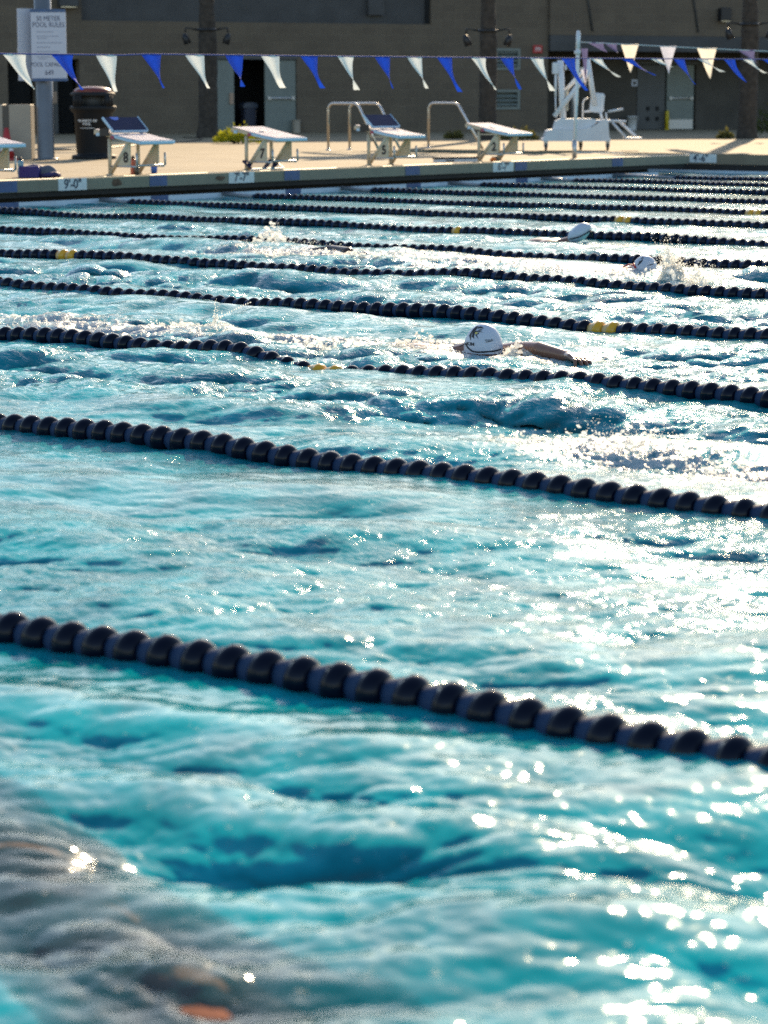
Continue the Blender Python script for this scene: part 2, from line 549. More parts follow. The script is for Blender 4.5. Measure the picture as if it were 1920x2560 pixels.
def build_water():
    rr = [2.4]
    while rr[-1] < 62:
        r_ = rr[-1]
        rr.append(r_ + min(max(r_ * r_ / 4600.0, 0.0080), 0.055 if r_ < 36 else 0.25))
    rr = np.array(rr)
    th = np.concatenate([np.linspace(-32, -11, 120, endpoint=False), np.linspace(-11, 11, 640, endpoint=False), np.linspace(11, 32, 121)])
    th = np.radians(th) + YAW
    Rg, Tg = np.meshgrid(rr, th, indexing='ij')
    x0 = (Rg * np.sin(Tg)).ravel()
    y0 = (Rg * np.cos(Tg)).ravel()
    a = amp_map(x0, y0)
    fm = foam_map(x0, y0)
    fade = np.clip(1.35 - Rg.ravel() / 45.0, 0.25, 1)
    rp = ripple_patch(x0, y0) * (1.0 - 0.45 * blob(x0, y0, 4.9, 4.3, 0.9, 2.2)) * (1.0 + 0.65 * blob(x0, y0, 11.5, 9.0, 4.5, 7.5))
    fade = fade * rp
    z = big_height(x0, y0) + samp(SMALL[0], x0, y0) * a * fade
    x = x0 + 1.6 * (samp(BIG[1], x0, y0) + samp(SMALL[1], x0, y0) * fade) * a
    y = y0 + 1.6 * (samp(BIG[2], x0, y0) + samp(SMALL[2], x0, y0) * fade) * a
    rg = ridged(x0, y0, 0.9, 3.1)
    rg2 = ridged(x0, y0, 2.3, 7.7)
    z = z + fm * (0.016 * rg + 0.012 * rg2 - 0.006)
    # water running over the back of the nearest swimmer
    tw = body_top(x, y, True) + 0.012 + 1.35 * samp(SMALL[0], x0, y0) * rp
    up_ = np.maximum(tw - z, 0)
    z = z + 0.10 * np.tanh(up_ / 0.10)
    clear = 0.94 * np.clip(1 - (z - body_top(x, y)) / 0.19, 0, 1) ** 1.15
    foam = np.clip(fm * (0.50 + 0.55 * rg + 0.55 * rg2) - 0.20, 0, 1)
    n0, n1 = len(rr), len(th)
    idx = np.arange(n0 * n1).reshape(n0, n1)
    q = np.stack([idx[:-1, :-1], idx[:-1, 1:], idx[1:, 1:], idx[1:, :-1]], -1).reshape(-1, 4)
    # the sheet stops at the pool's walls
    qx, qy = x0[q].mean(1), y0[q].mean(1)
    keep = ((qy < 20.6) & (qx < 35.36)) | ((qx > 33.0) & (qx < 35.36) & (qy < 26.3))
    q = q[keep]
    me = bpy.data.meshes.new('water')
    me.vertices.add(n0 * n1)
    me.vertices.foreach_set('co', np.stack([x, y, z], -1).astype(np.float32).ravel())
    me.loops.add(q.size)
    me.loops.foreach_set('vertex_index', q.ravel().astype(np.int32))
    me.polygons.add(len(q))
    me.polygons.foreach_set('loop_start', np.arange(0, q.size, 4, dtype=np.int32))
    me.polygons.foreach_set('use_smooth', np.ones(len(q), bool))
    at = me.attributes.new('foam', 'FLOAT', 'POINT')
    at.data.foreach_set('value', foam.astype(np.float32))
    at = me.attributes.new('ripple', 'FLOAT', 'POINT')
    at.data.foreach_set('value', (np.clip(rp, 0.2, 1.8) * np.clip((np.hypot(x0, y0) - 3.5) / 4.5, 0.15, 1)).astype(np.float32))
    at = me.attributes.new('clear', 'FLOAT', 'POINT')
    at.data.foreach_set('value', clear.astype(np.float32))
    me.update(calc_edges=True)
    me.validate()
    o = bpy.data.objects.new('water', me)
    COL.objects.link(o)
    tag(o, kind='structure')
    # shader
    m = bpy.data.materials.new('pool_water')
    m.use_nodes = True
    t = m.node_tree
    t.nodes.clear()
    L = t.links.new
    out = t.nodes.new('ShaderNodeOutputMaterial')
    tc = t.nodes.new('ShaderNodeTexCoord')
    # light scattered back out of the water body does not depend on the tilt of each ripple
    body = t.nodes.new('ShaderNodeBsdfDiffuse')
    up = t.nodes.new('ShaderNodeCombineXYZ')
    up.inputs[2].default_value = 1.0
    L(up.outputs[0], body.inputs['Normal'])
    nn = t.nodes.new('ShaderNodeTexNoise')
    nn.inputs['Scale'].default_value = 3.2
    nn.inputs['Detail'].default_value = 6
    nn.inputs['Distortion'].default_value = 0.8
    L(tc.outputs['Object'], nn.inputs['Vector'])
    cr = t.nodes.new('ShaderNodeValToRGB')
    cr.color_ramp.elements[0].position = 0.36
    cr.color_ramp.elements[1].position = 0.66
    cr.color_ramp.elements[0].color = (0.000, 0.185, 0.220, 1)
    cr.color_ramp.elements[1].color = (0.001, 0.330, 0.375, 1)
    L(nn.outputs['Fac'], cr.inputs['Fac'])
    L(cr.outputs['Color'], body.inputs['Color'])
    # ripples too fine for the mesh
    mp1 = t.nodes.new('ShaderNodeMapping')
    mp1.inputs['Rotation'].default_value = (0, 0, -0.55)
    mp1.inputs['Scale'].default_value = (1.5, 0.62, 1.0)
    L(tc.outputs['Object'], mp1.inputs[0])
    n1_ = t.nodes.new('ShaderNodeTexNoise')
    n1_.inputs['Scale'].default_value = 17
    n1_.inputs['Detail'].default_value = 5
    n1_.inputs['Roughness'].default_value = 0.62
    n1_.inputs['Distortion'].default_value = 0.8
    L(mp1.outputs[0], n1_.inputs['Vector'])
    ra = t.nodes.new('ShaderNodeAttribute')
    ra.attribute_name = 'ripple'
    bp = t.nodes.new('ShaderNodeBump')
    bp.inputs['Distance'].default_value = 0.016
    rs_ = t.nodes.new('ShaderNodeMath')
    rs_.operation = 'MULTIPLY'
    rs_.inputs[1].default_value = 0.55
    L(ra.outputs['Fac'], rs_.inputs[0])
    L(rs_.outputs[0], bp.inputs['Strength'])
    L(n1_.outputs['Fac'], bp.inputs['Height'])
    gl = t.nodes.new('ShaderNodeBsdfGlossy')
    gl.inputs['Roughness'].default_value = 0.075
    L(bp.outputs[0], gl.inputs['Normal'])
    fr = t.nodes.new('ShaderNodeFresnel')
    fr.inputs['IOR'].default_value = 1.33
    L(bp.outputs[0], fr.inputs['Normal'])
    # a thin film over a swimmer lets the swimmer show
    ca = t.nodes.new('ShaderNodeAttribute')
    ca.attribute_name = 'clear'
    clr = t.nodes.new('ShaderNodeBsdfTransparent')
    clr.inputs['Color'].default_value = (0.82, 0.95, 0.95, 1)
    bmx = t.nodes.new('ShaderNodeMixShader')
    L(ca.outputs['Fac'], bmx.inputs[0])
    L(body.outputs[0], bmx.inputs[1])
    L(clr.outputs[0], bmx.inputs[2])
    b = t.nodes.new('ShaderNodeMixShader')
    L(fr.outputs[0], b.inputs[0])
    L(bmx.outputs[0], b.inputs[1])
    L(gl.outputs[0], b.inputs[2])
    # foam
    fa = t.nodes.new('ShaderNodeAttribute')
    fa.attribute_name = 'foam'
    fn = t.nodes.new('ShaderNodeTexNoise')
    fn.inputs['Scale'].default_value = 38
    fn.inputs['Detail'].default_value = 5
    L(tc.outputs['Object'], fn.inputs['Vector'])
    ad = t.nodes.new('ShaderNodeMath')
    ad.operation = 'MULTIPLY_ADD'
    L(fa.outputs['Fac'], ad.inputs[0])
    ad.inputs[1].default_value = 1.6
    sb = t.nodes.new('ShaderNodeMath')
    sb.operation = 'SUBTRACT'
    L(fn.outputs['Fac'], sb.inputs[0])
    sb.inputs[1].default_value = 0.62
    L(sb.outputs[0], ad.inputs[2])
    mu = t.nodes.new('ShaderNodeMath')
    mu.operation = 'MULTIPLY'
    mu.use_clamp = True
    L(ad.outputs[0], mu.inputs[0])
    mu.inputs[1].default_value = 2.2
    fd = t.nodes.new('ShaderNodeBsdfPrincipled')
    fd.inputs['Base Color'].default_value = (0.72, 0.77, 0.78, 1)
    fd.inputs['Roughness'].default_value = 0.35
    bp2 = t.nodes.new('ShaderNodeBump')
    bp2.inputs['Strength'].default_value = 0.9
    bp2.inputs['Distance'].default_value = 0.02
    L(fn.outputs['Fac'], bp2.inputs['Height'])
    L(bp2.outputs[0], fd.inputs['Normal'])
    ftr = t.nodes.new('ShaderNodeBsdfTranslucent')
    ftr.inputs['Color'].default_value = (0.95, 0.94, 0.88, 1)
    L(bp2.outputs[0], ftr.inputs['Normal'])
    fmx = t.nodes.new('ShaderNodeMixShader')
    fmx.inputs[0].default_value = 0.45
    L(fd.outputs[0], fmx.inputs[1])
    L(ftr.outputs[0], fmx.inputs[2])
    mx = t.nodes.new('ShaderNodeMixShader')
    L(mu.outputs[0], mx.inputs[0])
    L(b.outputs[0], mx.inputs[1])
    L(fmx.outputs[0], mx.inputs[2])
    L(mx.outputs[0], out.inputs[0])
    me.materials.append(m)
    return o


# ------------------------------------------------------------------ deck and pool edge
DZ = 0.31
YW = 20.5      # line of the end wall
XS = 35.35     # line of the far side wall
def deck_sheet():
    b = MB()
    # end-wall strip (a bulkhead towards its right end), ground behind it and the far side
    def quad(x0, y0, x1, y1, z=DZ):
        b.add([(x0, y0, z), (x1, y0, z), (x1, y1, z), (x0, y1, z)], [(0, 1, 2, 3)])
    quad(-60, YW, 34.7, 22.6)
    quad(-60, 22.6, 33.0, 26.25)
    quad(-60, 26.25, 140, 140)
    quad(XS, -60, 140, 26.25)
    return b
o = deck_sheet().build('deck', 'concrete')
tag(o, kind='structure')
# ground under everything
b = MB()
b.add([(-300, -300, -2.2), (400, -300, -2.2), (400, 400, -2.2), (-300, 400, -2.2)], [(0, 1, 2, 3)])
tag(b.build('ground', 'concrete'), kind='structure')
b = MB()
b.add([(-60, -60, -1.95), (XS, -60, -1.95), (XS, 26.3, -1.95), (-60, 26.3, -1.95)], [(0, 1, 2, 3)])
tag(b.build('pool_floor', mat('pool_paint', (0.01, 0.20, 0.23), 0.9, spec=0.0, noise=0.15, nscale=2)), kind='structure')
# faces of the edge: tan tile fascia, dark recess below, pale gutter lip at the water
b = MB()
b.box((-60, YW - 0.012, 0.165), (34.7, YW + 0.16, DZ - 0.004))
b.box((34.62, YW + 0.163, 0.165), (34.7, 22.6, DZ - 0.004))
b.box((-60, 22.52, 0.0), (34.7, 22.6, DZ - 0.004))
tag(b.build('edge_tiles', 'tile_tan'), kind='structure')
b = MB()
b.box((-60, YW + 0.17, -2.2), (33.7, YW + 0.6, 0.16))
b.box((-60, YW + 0.02, 0.10), (34.6, 22.5, 0.16))
tag(b.build('gutter_recess', 'recess'), kind='structure')
b = MB()
b.box((-60, YW - 0.03, -2.2), (33.7, YW + 0.05, 0.052))
b.box((XS - 0.10, -60, -2.2), (XS - 0.02, 26.2, 0.04))
tag(b.build('gutter_lip', 'gutter'), kind='structure')
b = MB()
b.box((XS - 0.015, -60, 0.14), (XS + 0.05, 26.2, DZ - 0.004))
b.box((33.0, 26.2, 0.0), (XS, 26.28, DZ - 0.004))
tag(b.build('side_wall_tiles', mat('tile_brown', (0.20, 0.165, 0.11), 0.6, noise=0.2, nscale=3)), kind='structure')
b = MB()
b.box((XS - 0.005, -60, -2.2), (XS + 0.06, 26.19, 0.135))
tag(b.build('side_recess', 'recess'), kind='structure')
# rounded coping lip that catches the sun
b = MB()
b.tube([(-60, YW, DZ - 0.012), (34.7, YW, DZ - 0.012)], 0.016, 8)
tag(b.build('coping', mat('coping_stone', (0.50, 0.42, 0.30), 0.6, noise=0.15, nscale=5)), kind='structure')
# blue lane tiles let into the fascia and the lip
b = MB()
for x0, x1 in [(16.9, 17.2), (19.30, 19.61), (21.83, 22.14), (24.39, 24.70), (27.0, 27.33), (29.68, 29.98), (32.34, 32.65)]:
    b.box((x0, YW - 0.017, 0.172), (x1, YW - 0.0125, DZ - 0.012))
    b.box((x0, YW - 0.035, -0.05), (x1, YW - 0.031, 0.055))
tag(b.build('lane_tiles', 'tile_blue'), kind='structure')

def depth_marker(loc, xdir, w_, h_, txt, label, size=0.13, group=None):
    t = thing('depth_marker', loc, label, 'depth marker', 'depth markers along the pool edge')
    Mf = frame((0, 0, 0), xdir, (0, 0, 1))
    b = MB()
    b.box((0, -h_, 0), (w_, 0, 0.006), 0, Mf)
    b.build('plaque', 'marker_white', t)
    v, f = text_mesh(txt, size, bold=0.004)
    b = MB()
    b.add([(p[0] + w_ / 2, p[1] - h_ / 2, 0.0085) for p in v], f, 0, False, Mf)
    b.build('lettering', 'marker_ink', t, fix=False)
    return t
depth_marker((20.27, YW - 0.0125, DZ - 0.006), (1, 0, 0), 0.47, 0.14, "9'-0\"", 'white depth plaque reading nine feet, left end of the pool edge', 0.155)
depth_marker((23.29, YW - 0.0125, DZ - 0.006), (1, 0, 0), 0.49, 0.14, "7'-7\"", 'white depth plaque under block seven, smudged with brown', 0.155)
depth_marker((29.11, YW - 0.0125, DZ - 0.006), (1, 0, 0), 0.52, 0.14, "6'-7\"", 'white depth plaque under block two', 0.155)
depth_marker((XS - 0.016, 20.95, DZ - 0.006), (0, -1, 0), 0.60, 0.14, "4'-6\"", 'white depth plaque on the far side wall, partly behind the deck corner', 0.155)
t = depth_marker((XS - 0.016, 23.11, DZ - 0.003), (0, -1, 0), 0.68, 0.12, "NO DIVING", 'white warning plaque low behind the white pole', 0.11)
t['category'] = 'warning plaque'
t.name = 'warning_plaque'
b = MB()
b.box((0, -0.22, -0.12), (0.006, -0.02, 0), 0, Matrix.Translation((-0.006, -0.70, 0)))
tq = thing('warning_plaque', (XS - 0.016, 22.4, DZ - 0.003), 'small white plaque with a barred round symbol beside the longer warning plaque', 'warning plaque')
b = MB()
b.box((-0.006, -0.24, -0.12), (0, 0.0, 0))
b.build('plaque', 'marker_white', tq)
b = MB()
ring = [(-0.009, -0.12 + 0.046 * math.cos(a), -0.06 + 0.046 * math.sin(a)) for a in [2 * math.pi * i / 20 for i in range(21)]]
b.tube(ring, 0.005, 6, 0, None, False)
b.tube([(-0.009, -0.155, -0.03), (-0.009, -0.085, -0.09)], 0.005, 6)
b.build('symbol', 'red', tq)
# stains on the fascia
def stain(x, z, sx, sz):
    b = MB()
    pts = []
    for i in range(18):
        a = 2 * math.pi * i / 18
        k = 0.75 + 0.35 * mnoise.noise((x * 3 + math.cos(a) * 1.3, z * 7 + math.sin(a) * 1.3, 0.3))
        pts.append((x + sx * k * math.cos(a), z + sz * k * math.sin(a)))
    b.prism(pts, YW - 0.0165, YW - 0.0125, 'y')
    o = b.build('fascia_stain', mat('rust_stain', (0.10, 0.06, 0.035), 0.8, noise=0.6, nscale=14))
    tag(o, kind='structure')
stain(21.26, 0.235, 0.10, 0.06)
stain(23.13, 0.235, 0.11, 0.035)

# ------------------------------------------------------------------ lane ropes
PITCHF = 0.097
def float_mesh(n, lod):
    # matte collar running into a glossy swelling
    prof = [(0.020, 0.000), (0.0340, 0.001), (0.0375, 0.010), (0.0420, 0.022), (0.0455, 0.034), (0.0465, 0.0385), (0.0480, 0.0400), (0.0515, 0.0480),
            (0.0535, 0.0580), (0.0535, 0.0680), (0.0512, 0.0770), (0.0460, 0.0855), (0.0380, 0.0915), (0.0280, 0.0950), (0.0210, 0.0962), (0.0200, 0.0968)]
    if lod:
        prof = [prof[i] for i in (1, 3, 5, 7, 8, 9, 11, 13)]
    b = MB()
    # lathe axis z -> local x ; shear the band so that it wraps like a shallow spiral
    v, f, mi = [], [], []
    for i, (r_, s_) in enumerate(prof):
        for k in range(n):
            a = 2 * math.pi * k / n
            r_s = r_ * 0.94
            sh = 0.008 * math.sin(a) if 0.003 < s_ < 0.05 else 0.0
            v.append((s_ + sh, r_s * math.cos(a), r_s * math.sin(a)))
    for i in range(len(prof) - 1):
        band = prof[i + 1][1] < 0.0386
        for k in range(n):
            k2 = (k + 1) % n
            f.append((i * n + k, i * n + k2, (i + 1) * n + k2, (i + 1) * n + k))
            mi.append(0 if band else 1)
    b.add(v, f, 0, True)
    b.m = mi
    return b

FB = float_mesh(24, 0)
f0 = FB.build('float', ['float_band', 'float_ball'])
navy_me = f0.data
FB2 = float_mesh(24, 0)
f1 = FB2.build('float', ['float_amber', 'float_yellow'])
yellow_me = f1.data
FL = float_mesh(10, 1)
bpy.data.objects.remove(f0)
bpy.data.objects.remove(f1)

LANES = [  # X, first float Y (wall side), visible Y range, extra sag seed
    (3.95, 4.9, 1.6), (6.43, 7.6, 3.0), (8.85, 10.2, 4.2), (11.27, 12.7, 5.5), (13.60, 15.2, 6.8), (15.95, 17.7, 8.0), (18.42, 20.0, 9.3),
    (20.95, 20.0, 10.7), (23.15, 19.95, 11.9), (25.55, 19.95, 13.2), (28.0, 19.9, 14.4), (30.35, 19.9, 15.6), (32.35, 19.35, 16.7)]
YELLOW = {3: [7.30, 7.16], 4: [7.23, 7.13], 5: [13.72, 13.63], 7: [13.45, 13.36], 8: [13.18, 13.09], 9: [12.97, 12.88]}
LROPE = ['nearest navy lane rope, large out-of-focus floats crossing the lower third of the picture',
         'navy lane rope second nearest, drooping from the left edge under the spray at right',
         'navy lane rope right in front of the arm-stretching swimmer, two yellow floats half awash',
         'navy lane rope just behind the arm-stretching swimmer, yellow pair of floats towards the right',
         'navy lane rope with a yellow pair of floats near the left edge',
         'all-navy lane rope passing behind the swimmer in a white cap with a red strap',
         'navy lane rope just in front of the tilted white cap, yellow pair right of mid-picture',
         'navy lane rope behind the tilted white cap with a yellow pair above it',
         'navy lane rope with a yellow pair close to the right edge',
         'all-navy far lane rope tied to the end wall under block seven',
         'all-navy far lane rope tied to the end wall under block five',
         'all-navy far lane rope tied to the end wall under block two',
         'farthest navy lane rope, starting near the deck corner at right']

def rope_path(n, X):
    rs = np.random.default_rng(100 + n)
    ph = rs.uniform(0, 6.28, 6)
    am = (0.35 if n == 1 else 0.6) if n < 8 else 0.3
    def P(y):
        y = np.asarray(y, float)
        x = X + 0.016 * np.sin(y * 0.9 + ph[0]) + 0.018 * np.sin(y * 2.1 + ph[1])
        bob = 0.010 * np.sin(y * 1.5 + ph[2]) + 0.008 * np.sin(y * 3.1 + ph[3])
        z = 0.015 + am * big_height(x, y) + bob * (1 if n < 8 else 0.4)
        if n == 1:
            z = z + 0.012 * (y - 3.2)
        if n == 3:
            z = z - 0.045 * np.exp(-((y - 7.15) / 0.45) ** 2) + 0.03 * np.exp(-((y - 7.75) / 0.25) ** 2)
        return x, y, z
    return P

for n, (X, y0, y1) in enumerate(LANES, 1):
    P = rope_path(n, X)
    root = thing('lane_rope', (X, (y0 + y1) / 2, 0.02), LROPE[n - 1], 'lane rope', 'lane ropes strung across the pool')
    ox, oy, oz = root.location
    cnt = int((y0 - y1) / PITCHF)
    ys = y0 - np.arange(cnt + 60) * PITCHF
    ys_l = np.array([])
    if n <= 6:
        ys_l = y0 + PITCHF * np.arange(1, int(min(40, (20.0 - y0) / PITCHF)))
    far = []
    yl = YELLOW.get(n, [])
    px, py, pz = P(ys)
    qx, qy, qz = P(ys - PITCHF)
    for i in range(len(ys)):
        d = Vector((qx[i] - px[i], qy[i] - py[i], qz[i] - pz[i])).normalized()
        # local x -> d
        zax = Vector((0, 0, 1))
        yax = zax.cross(d).normalized()
        zax = d.cross(yax)
        rot = Matrix(((d.x, yax.x, zax.x), (d.y, yax.y, zax.y), (d.z, yax.z, zax.z))).to_4x4()
        rot = rot @ Matrix.Rotation(random.uniform(-0.5, 0.5), 4, 'X')
        Mx = Matrix.Translation((px[i] - ox, py[i] - oy, pz[i] - oz)) @ rot
        if i < min(cnt, 99):
            isy = any(abs(ys[i] - yy) < PITCHF * 0.5 for yy in yl)
            fo = bpy.data.objects.new('float', yellow_me if isy else navy_me)
            COL.objects.link(fo)
            fo.parent = root
            fo.matrix_local = Mx
            if isy:
                fo['label'] = 'yellow float'
        else:
            far.append(Mx)
    if len(ys_l):
        px2, py2, pz2 = P(ys_l)
        for i in range(len(ys_l)):
            far.append(Matrix.Translation((px2[i] - ox, py2[i] - oy, pz2[i] - oz)) @ Matrix.Rotation(-math.pi / 2, 4, 'Z'))
    b = MB()
    for Mx in far:
        k = len(b.v)
        b.add(FL.v, FL.f, 0, True, Mx)
        b.m[-len(FL.m):] = FL.m
    o = b.build('float_run', ['float_band', 'float_ball'], root, fix=False)
    o['kind'] = 'stuff'
    yy = np.linspace(YW - 0.05, y1 - 5, 60)
    cx, cy, cz = P(np.minimum(yy, y0 + 3))
    cz = np.where(yy > y0 + 0.02, 0.03, cz)
    b = MB()
    b.tube([(cx[i] - ox, yy[i] - oy, cz[i] - oz) for i in range(60)], 0.006, 6)
    if n >= 8:
        b.tube([(X - ox, YW - 0.04 - oy, 0.02), (X - ox, y0 + 0.02 - oy, 0.0)], [0.03, 0.022], 8)
    b.build('cable', 'cable', root)

# ------------------------------------------------------------------ building
BO = Vector((50.406, 38.947, 0))
BE = Vector((0.86157, -0.50764, 0))
BANG = math.atan2(BE.y, BE.x)
bld = thing('block_building', BO, 'tan concrete block pool building with grey doors, filling the background', 'building', rz=BANG)
# local: x along the facade, -y towards the pool, z up
b = MB()
HB = 6.2
def wall_with_holes(b, x0, x1, z0, z1, holes, y0, y1):
    """front slabs between y0 (front) and y1 leaving rectangular holes"""
    xs = sorted({x0, x1, *[h[0] for h in holes], *[h[1] for h in holes]})
    for a, c in zip(xs[:-1], xs[1:]):
        cuts = sorted([(h[2], h[3]) for h in holes if h[0] <= a + 1e-6 and h[1] >= c - 1e-6])
        z = z0
        for lo, hi in cuts:
            if lo > z + 1e-4:
                b.box((a, y0, z), (c, y1, lo))
            z = hi
        if z < z1 - 1e-4:
            b.box((a, y0, z), (c, y1, z1))
holes = [(-9.9, -9.2, DZ, 2.12), (-8.80, -8.10, DZ, 2.14), (-4.62, -2.40, DZ, 2.16), (3.16, 3.86, 1.94, 2.46), (3.12, 3.86, 0.91, 1.39), (-8.02, 1.32, 3.08, 4.2)]
wall_with_holes(b, -26, 4.70, DZ - 0.3, HB, holes, 0.0, 0.35)
b.box((4.35, 0.351, DZ - 0.3), (4.70, 1.55, HB))
b.build('wall', 'block_wall', bld)
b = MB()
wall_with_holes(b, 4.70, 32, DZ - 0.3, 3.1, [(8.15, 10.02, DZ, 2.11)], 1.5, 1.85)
b.build('recessed_wall', mat('recess_wall_shade', (0.075, 0.068, 0.058), 0.9, noise=0.25, nscale=2), bld)  # shade under the canopy is darkened into this wall colour
b = MB()
b.box((4.705, -0.1, 2.84), (32, 0.20, HB))
b.build('upper_wall', 'block_wall', bld)
b = MB()
b.box((4.71, -0.12, 2.42), (32, 0.22, 2.835))
b.box((4.71, 0.22, 2.46), (32, 1.49, 2.60))
b.build('canopy', 'dark_panel', bld)
b = MB()
b.box((-26, 0.36, HB - 0.25), (32, 12, HB - 0.02))
b.box((-26, 11.8, DZ - .3), (32, 12, HB - 0.26))
b.build('roof', 'dark_panel', bld)
b = MB()
for x in (5.4, 8.6, 11.8, 15.0):
    b.tube([(x, -0.105, HB - 0.4), (x + 0.55, -0.105, 2.95)], 0.035, 6)  # thin dark lines slanting across the upper wall
b.build('slanted_line', 'dark_panel', bld)
b = MB()
b.box((-8.02, 0.18, 3.08), (1.32, 0.3, 4.2))
b.box((-0.42, 0.02, 3.30), (0.02, 0.179, 4.1))
b.build('louvre_panel', 'dark_panel', bld)
b = MB()
b.box((1.22, 0.10, 3.085), (1.315, 0.178, 4.19))
b.build('panel_edge', 'void', bld)
# interiors seen through openings
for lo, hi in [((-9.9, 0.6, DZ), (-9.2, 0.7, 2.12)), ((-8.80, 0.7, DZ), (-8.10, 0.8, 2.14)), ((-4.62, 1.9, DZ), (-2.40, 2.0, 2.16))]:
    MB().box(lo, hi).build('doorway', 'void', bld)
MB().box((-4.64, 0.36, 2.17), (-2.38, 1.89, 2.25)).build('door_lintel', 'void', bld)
def door(x0, x1, z1, y, matn, bar=None, pull=None, ang=0, kick=False, holes_=None):
    d = MB().box((0, -0.025, 0), (x1 - x0, 0.025, z1 - DZ - 0.01), 0).build('door', matn, bld, (x0, y, DZ + 0.01))
    d.rotation_euler = (0, 0, ang)
    wdt = x1 - x0
    if bar:
        b = MB()
        b.tube([(wdt * 0.06, -0.075, bar - DZ), (wdt * 0.94, -0.075, bar - DZ)], 0.028, 8)
        b.box((wdt * 0.06, -0.10, bar - DZ - 0.04), (wdt * 0.16, -0.026, bar - DZ + 0.04))
        b.box((wdt * 0.84, -0.10, bar - DZ - 0.04), (wdt * 0.94, -0.026, bar - DZ + 0.04))
        b.build('push_bar', 'steel_dull', d)
    if pull:
        b = MB()
        b.box((wdt - 0.13, -0.07, pull - DZ - 0.14), (wdt - 0.03, -0.026, pull - DZ + 0.14))
        b.build('handle', mat('handle_tan', (0.36, 0.25, 0.18), 0.4), d)
    if kick:
        MB().box((0.02, -0.032, 0.01), (wdt - 0.02, -0.0255, 0.27)).build('kick_plate', 'steel_dull', d)
    if holes_:
        b = MB()
        for hx, hz in holes_:
            b.box((hx, -0.04, hz), (hx + 0.10, -0.0255, hz + 0.11))
        b.build('vent_hole', 'void', d)
    return d
door(-4.60, -4.08, 2.14, 0.06, 'door_paint', pull=1.17)
door(-3.25, -2.42, 2.14, 0.06, 'door_paint', bar=1.18)
door(-8.78, -8.62, 2.12, 0.2, 'door_dark', pull=1.2)
door(8.19, 9.06, 2.09, 1.56, 'door_dark', holes_=[(0.29, 0.52), (0.58, 0.52), (0.29, 0.24), (0.58, 0.24)])
door(9.12, 9.97, 2.09, 1.56, 'door_paint', bar=1.17, kick=True)
b = MB()
b.box((-4.63, -0.02, 2.16), (-2.39, 0.05, 2.22))
b.box((8.1, 1.46, 2.115), (10.06, 1.499, 2.17))
b.build('door_frame', 'door_dark', bld)
for x0, x1, z0, z1 in [(3.16, 3.86, 1.94, 2.46), (3.12, 3.86, 0.91, 1.39)]:
    b = MB()
    f_ = 0.05
    b.box((x0 - 0.02, -0.03, z0 - 0.02), (x0 + f_, 0.04, z1 + 0.02))
    b.box((x1 - f_, -0.03, z0 - 0.02), (x1 + 0.02, 0.04, z1 + 0.02))
    b.box((x0 + f_, -0.03, z0 - 0.02), (x1 - f_, 0.04, z0 + f_))
    b.box((x0 + f_, -0.03, z1 - f_), (x1 - f_, 0.04, z1 + 0.02))
    z = z0 + 0.08
    while z < z1 - 0.1:
        b.add([(x0 + f_, -0.02, z), (x1 - f_, -0.02, z), (x1 - f_, 0.07, z + 0.075), (x0 + f_, 0.07, z + 0.075), (x0 + f_, -0.02, z + 0.012), (x1 - f_, -0.02, z + 0.012), (x1 - f_, 0.07, z + 0.087), (x0 + f_, 0.07, z + 0.087)],
              [(0, 1, 2, 3), (7, 6, 5, 4), (0, 4, 5, 1), (2, 6, 7, 3)])
        z += 0.11
    b.box((x0, 0.2, z0), (x1, 0.22, z1), 0)
    b.build('vent', 'door_paint', bld)
def on_fac(x, y, z):
    n = Vector((-BE.y, BE.x, 0))
    return BO + BE * x + n * y + Vector((0, 0, z))
# things fixed to or standing at the building
t = thing('alarm_box', on_fac(4.375, -0.002, 2.36), 'red fire alarm box high on the block wall', 'fire alarm', rz=BANG)
MB().box((-0.135, -0.06, 0), (0.135, 0, 0.21), 0, None, 0.012).build('housing', 'red', t)
b = MB()
for sx in (-0.06, 0.0, 0.055):
    b.box((sx - 0.012, -0.066, 0.06), (sx + 0.012, -0.0605, 0.15))
b.box((-0.06, -0.066, 0.135), (0.03, -0.0605, 0.152))
b.build('lettering', 'rope_white', t)
t = thing('notice_plate', on_fac(8.075, 1.498, 1.51), 'small white notice plate beside the recessed grey doors', 'notice', rz=BANG)
MB().box((-0.09, -0.012, 0), (0.09, 0, 0.18)).build('plate', 'sign_white', t)
MB().box((-0.045, -0.015, 0.04), (0.045, -0.0125, 0.13)).build('print', 'dark_panel', t)
t = thing('wall_lamp', on_fac(9.9, -0.102, 3.26), 'dark lamp box on the upper block wall at right', 'lamp', rz=BANG)
MB().box((-0.16, -0.25, 0), (0.16, 0, 0.34), 0, None, 0.03).build('housing', 'black', t)
MB().box((-0.13, -0.2, -0.02), (0.13, -0.05, -0.001)).build('lens', 'lamp_glass', t)
t = thing('wall_lamp', on_fac(-8.39, -0.002, 3.40), 'grey box lamp on the block wall above the rules sign', 'lamp', rz=BANG)
MB().box((-0.24, -0.3, 0), (0.24, 0, 0.26), 0, None, 0.03).build('housing', 'dark_panel', t)
MB().box((-0.2, -0.26, -0.02), (0.2, -0.04, -0.001)).build('lens', 'lamp_glass', t)
t = thing('yellow_post', on_fac(9.06, 1.38, DZ), 'short yellow post between the recessed grey doors', 'bollard', rz=BANG)
MB().lathe([(0.055, 0), (0.055, 0.48), (0.04, 0.53)], 14).build('post', 'yellow_paint', t)
MB().lathe([(0.09, 0.0), (0.09, 0.02), (0.06, 0.03)], 14).build('base', 'yellow_paint', t)
t = thing('bucket', on_fac(7.87, 1.2, DZ), 'white plastic bucket standing against the recessed wall', 'bucket', rz=BANG)
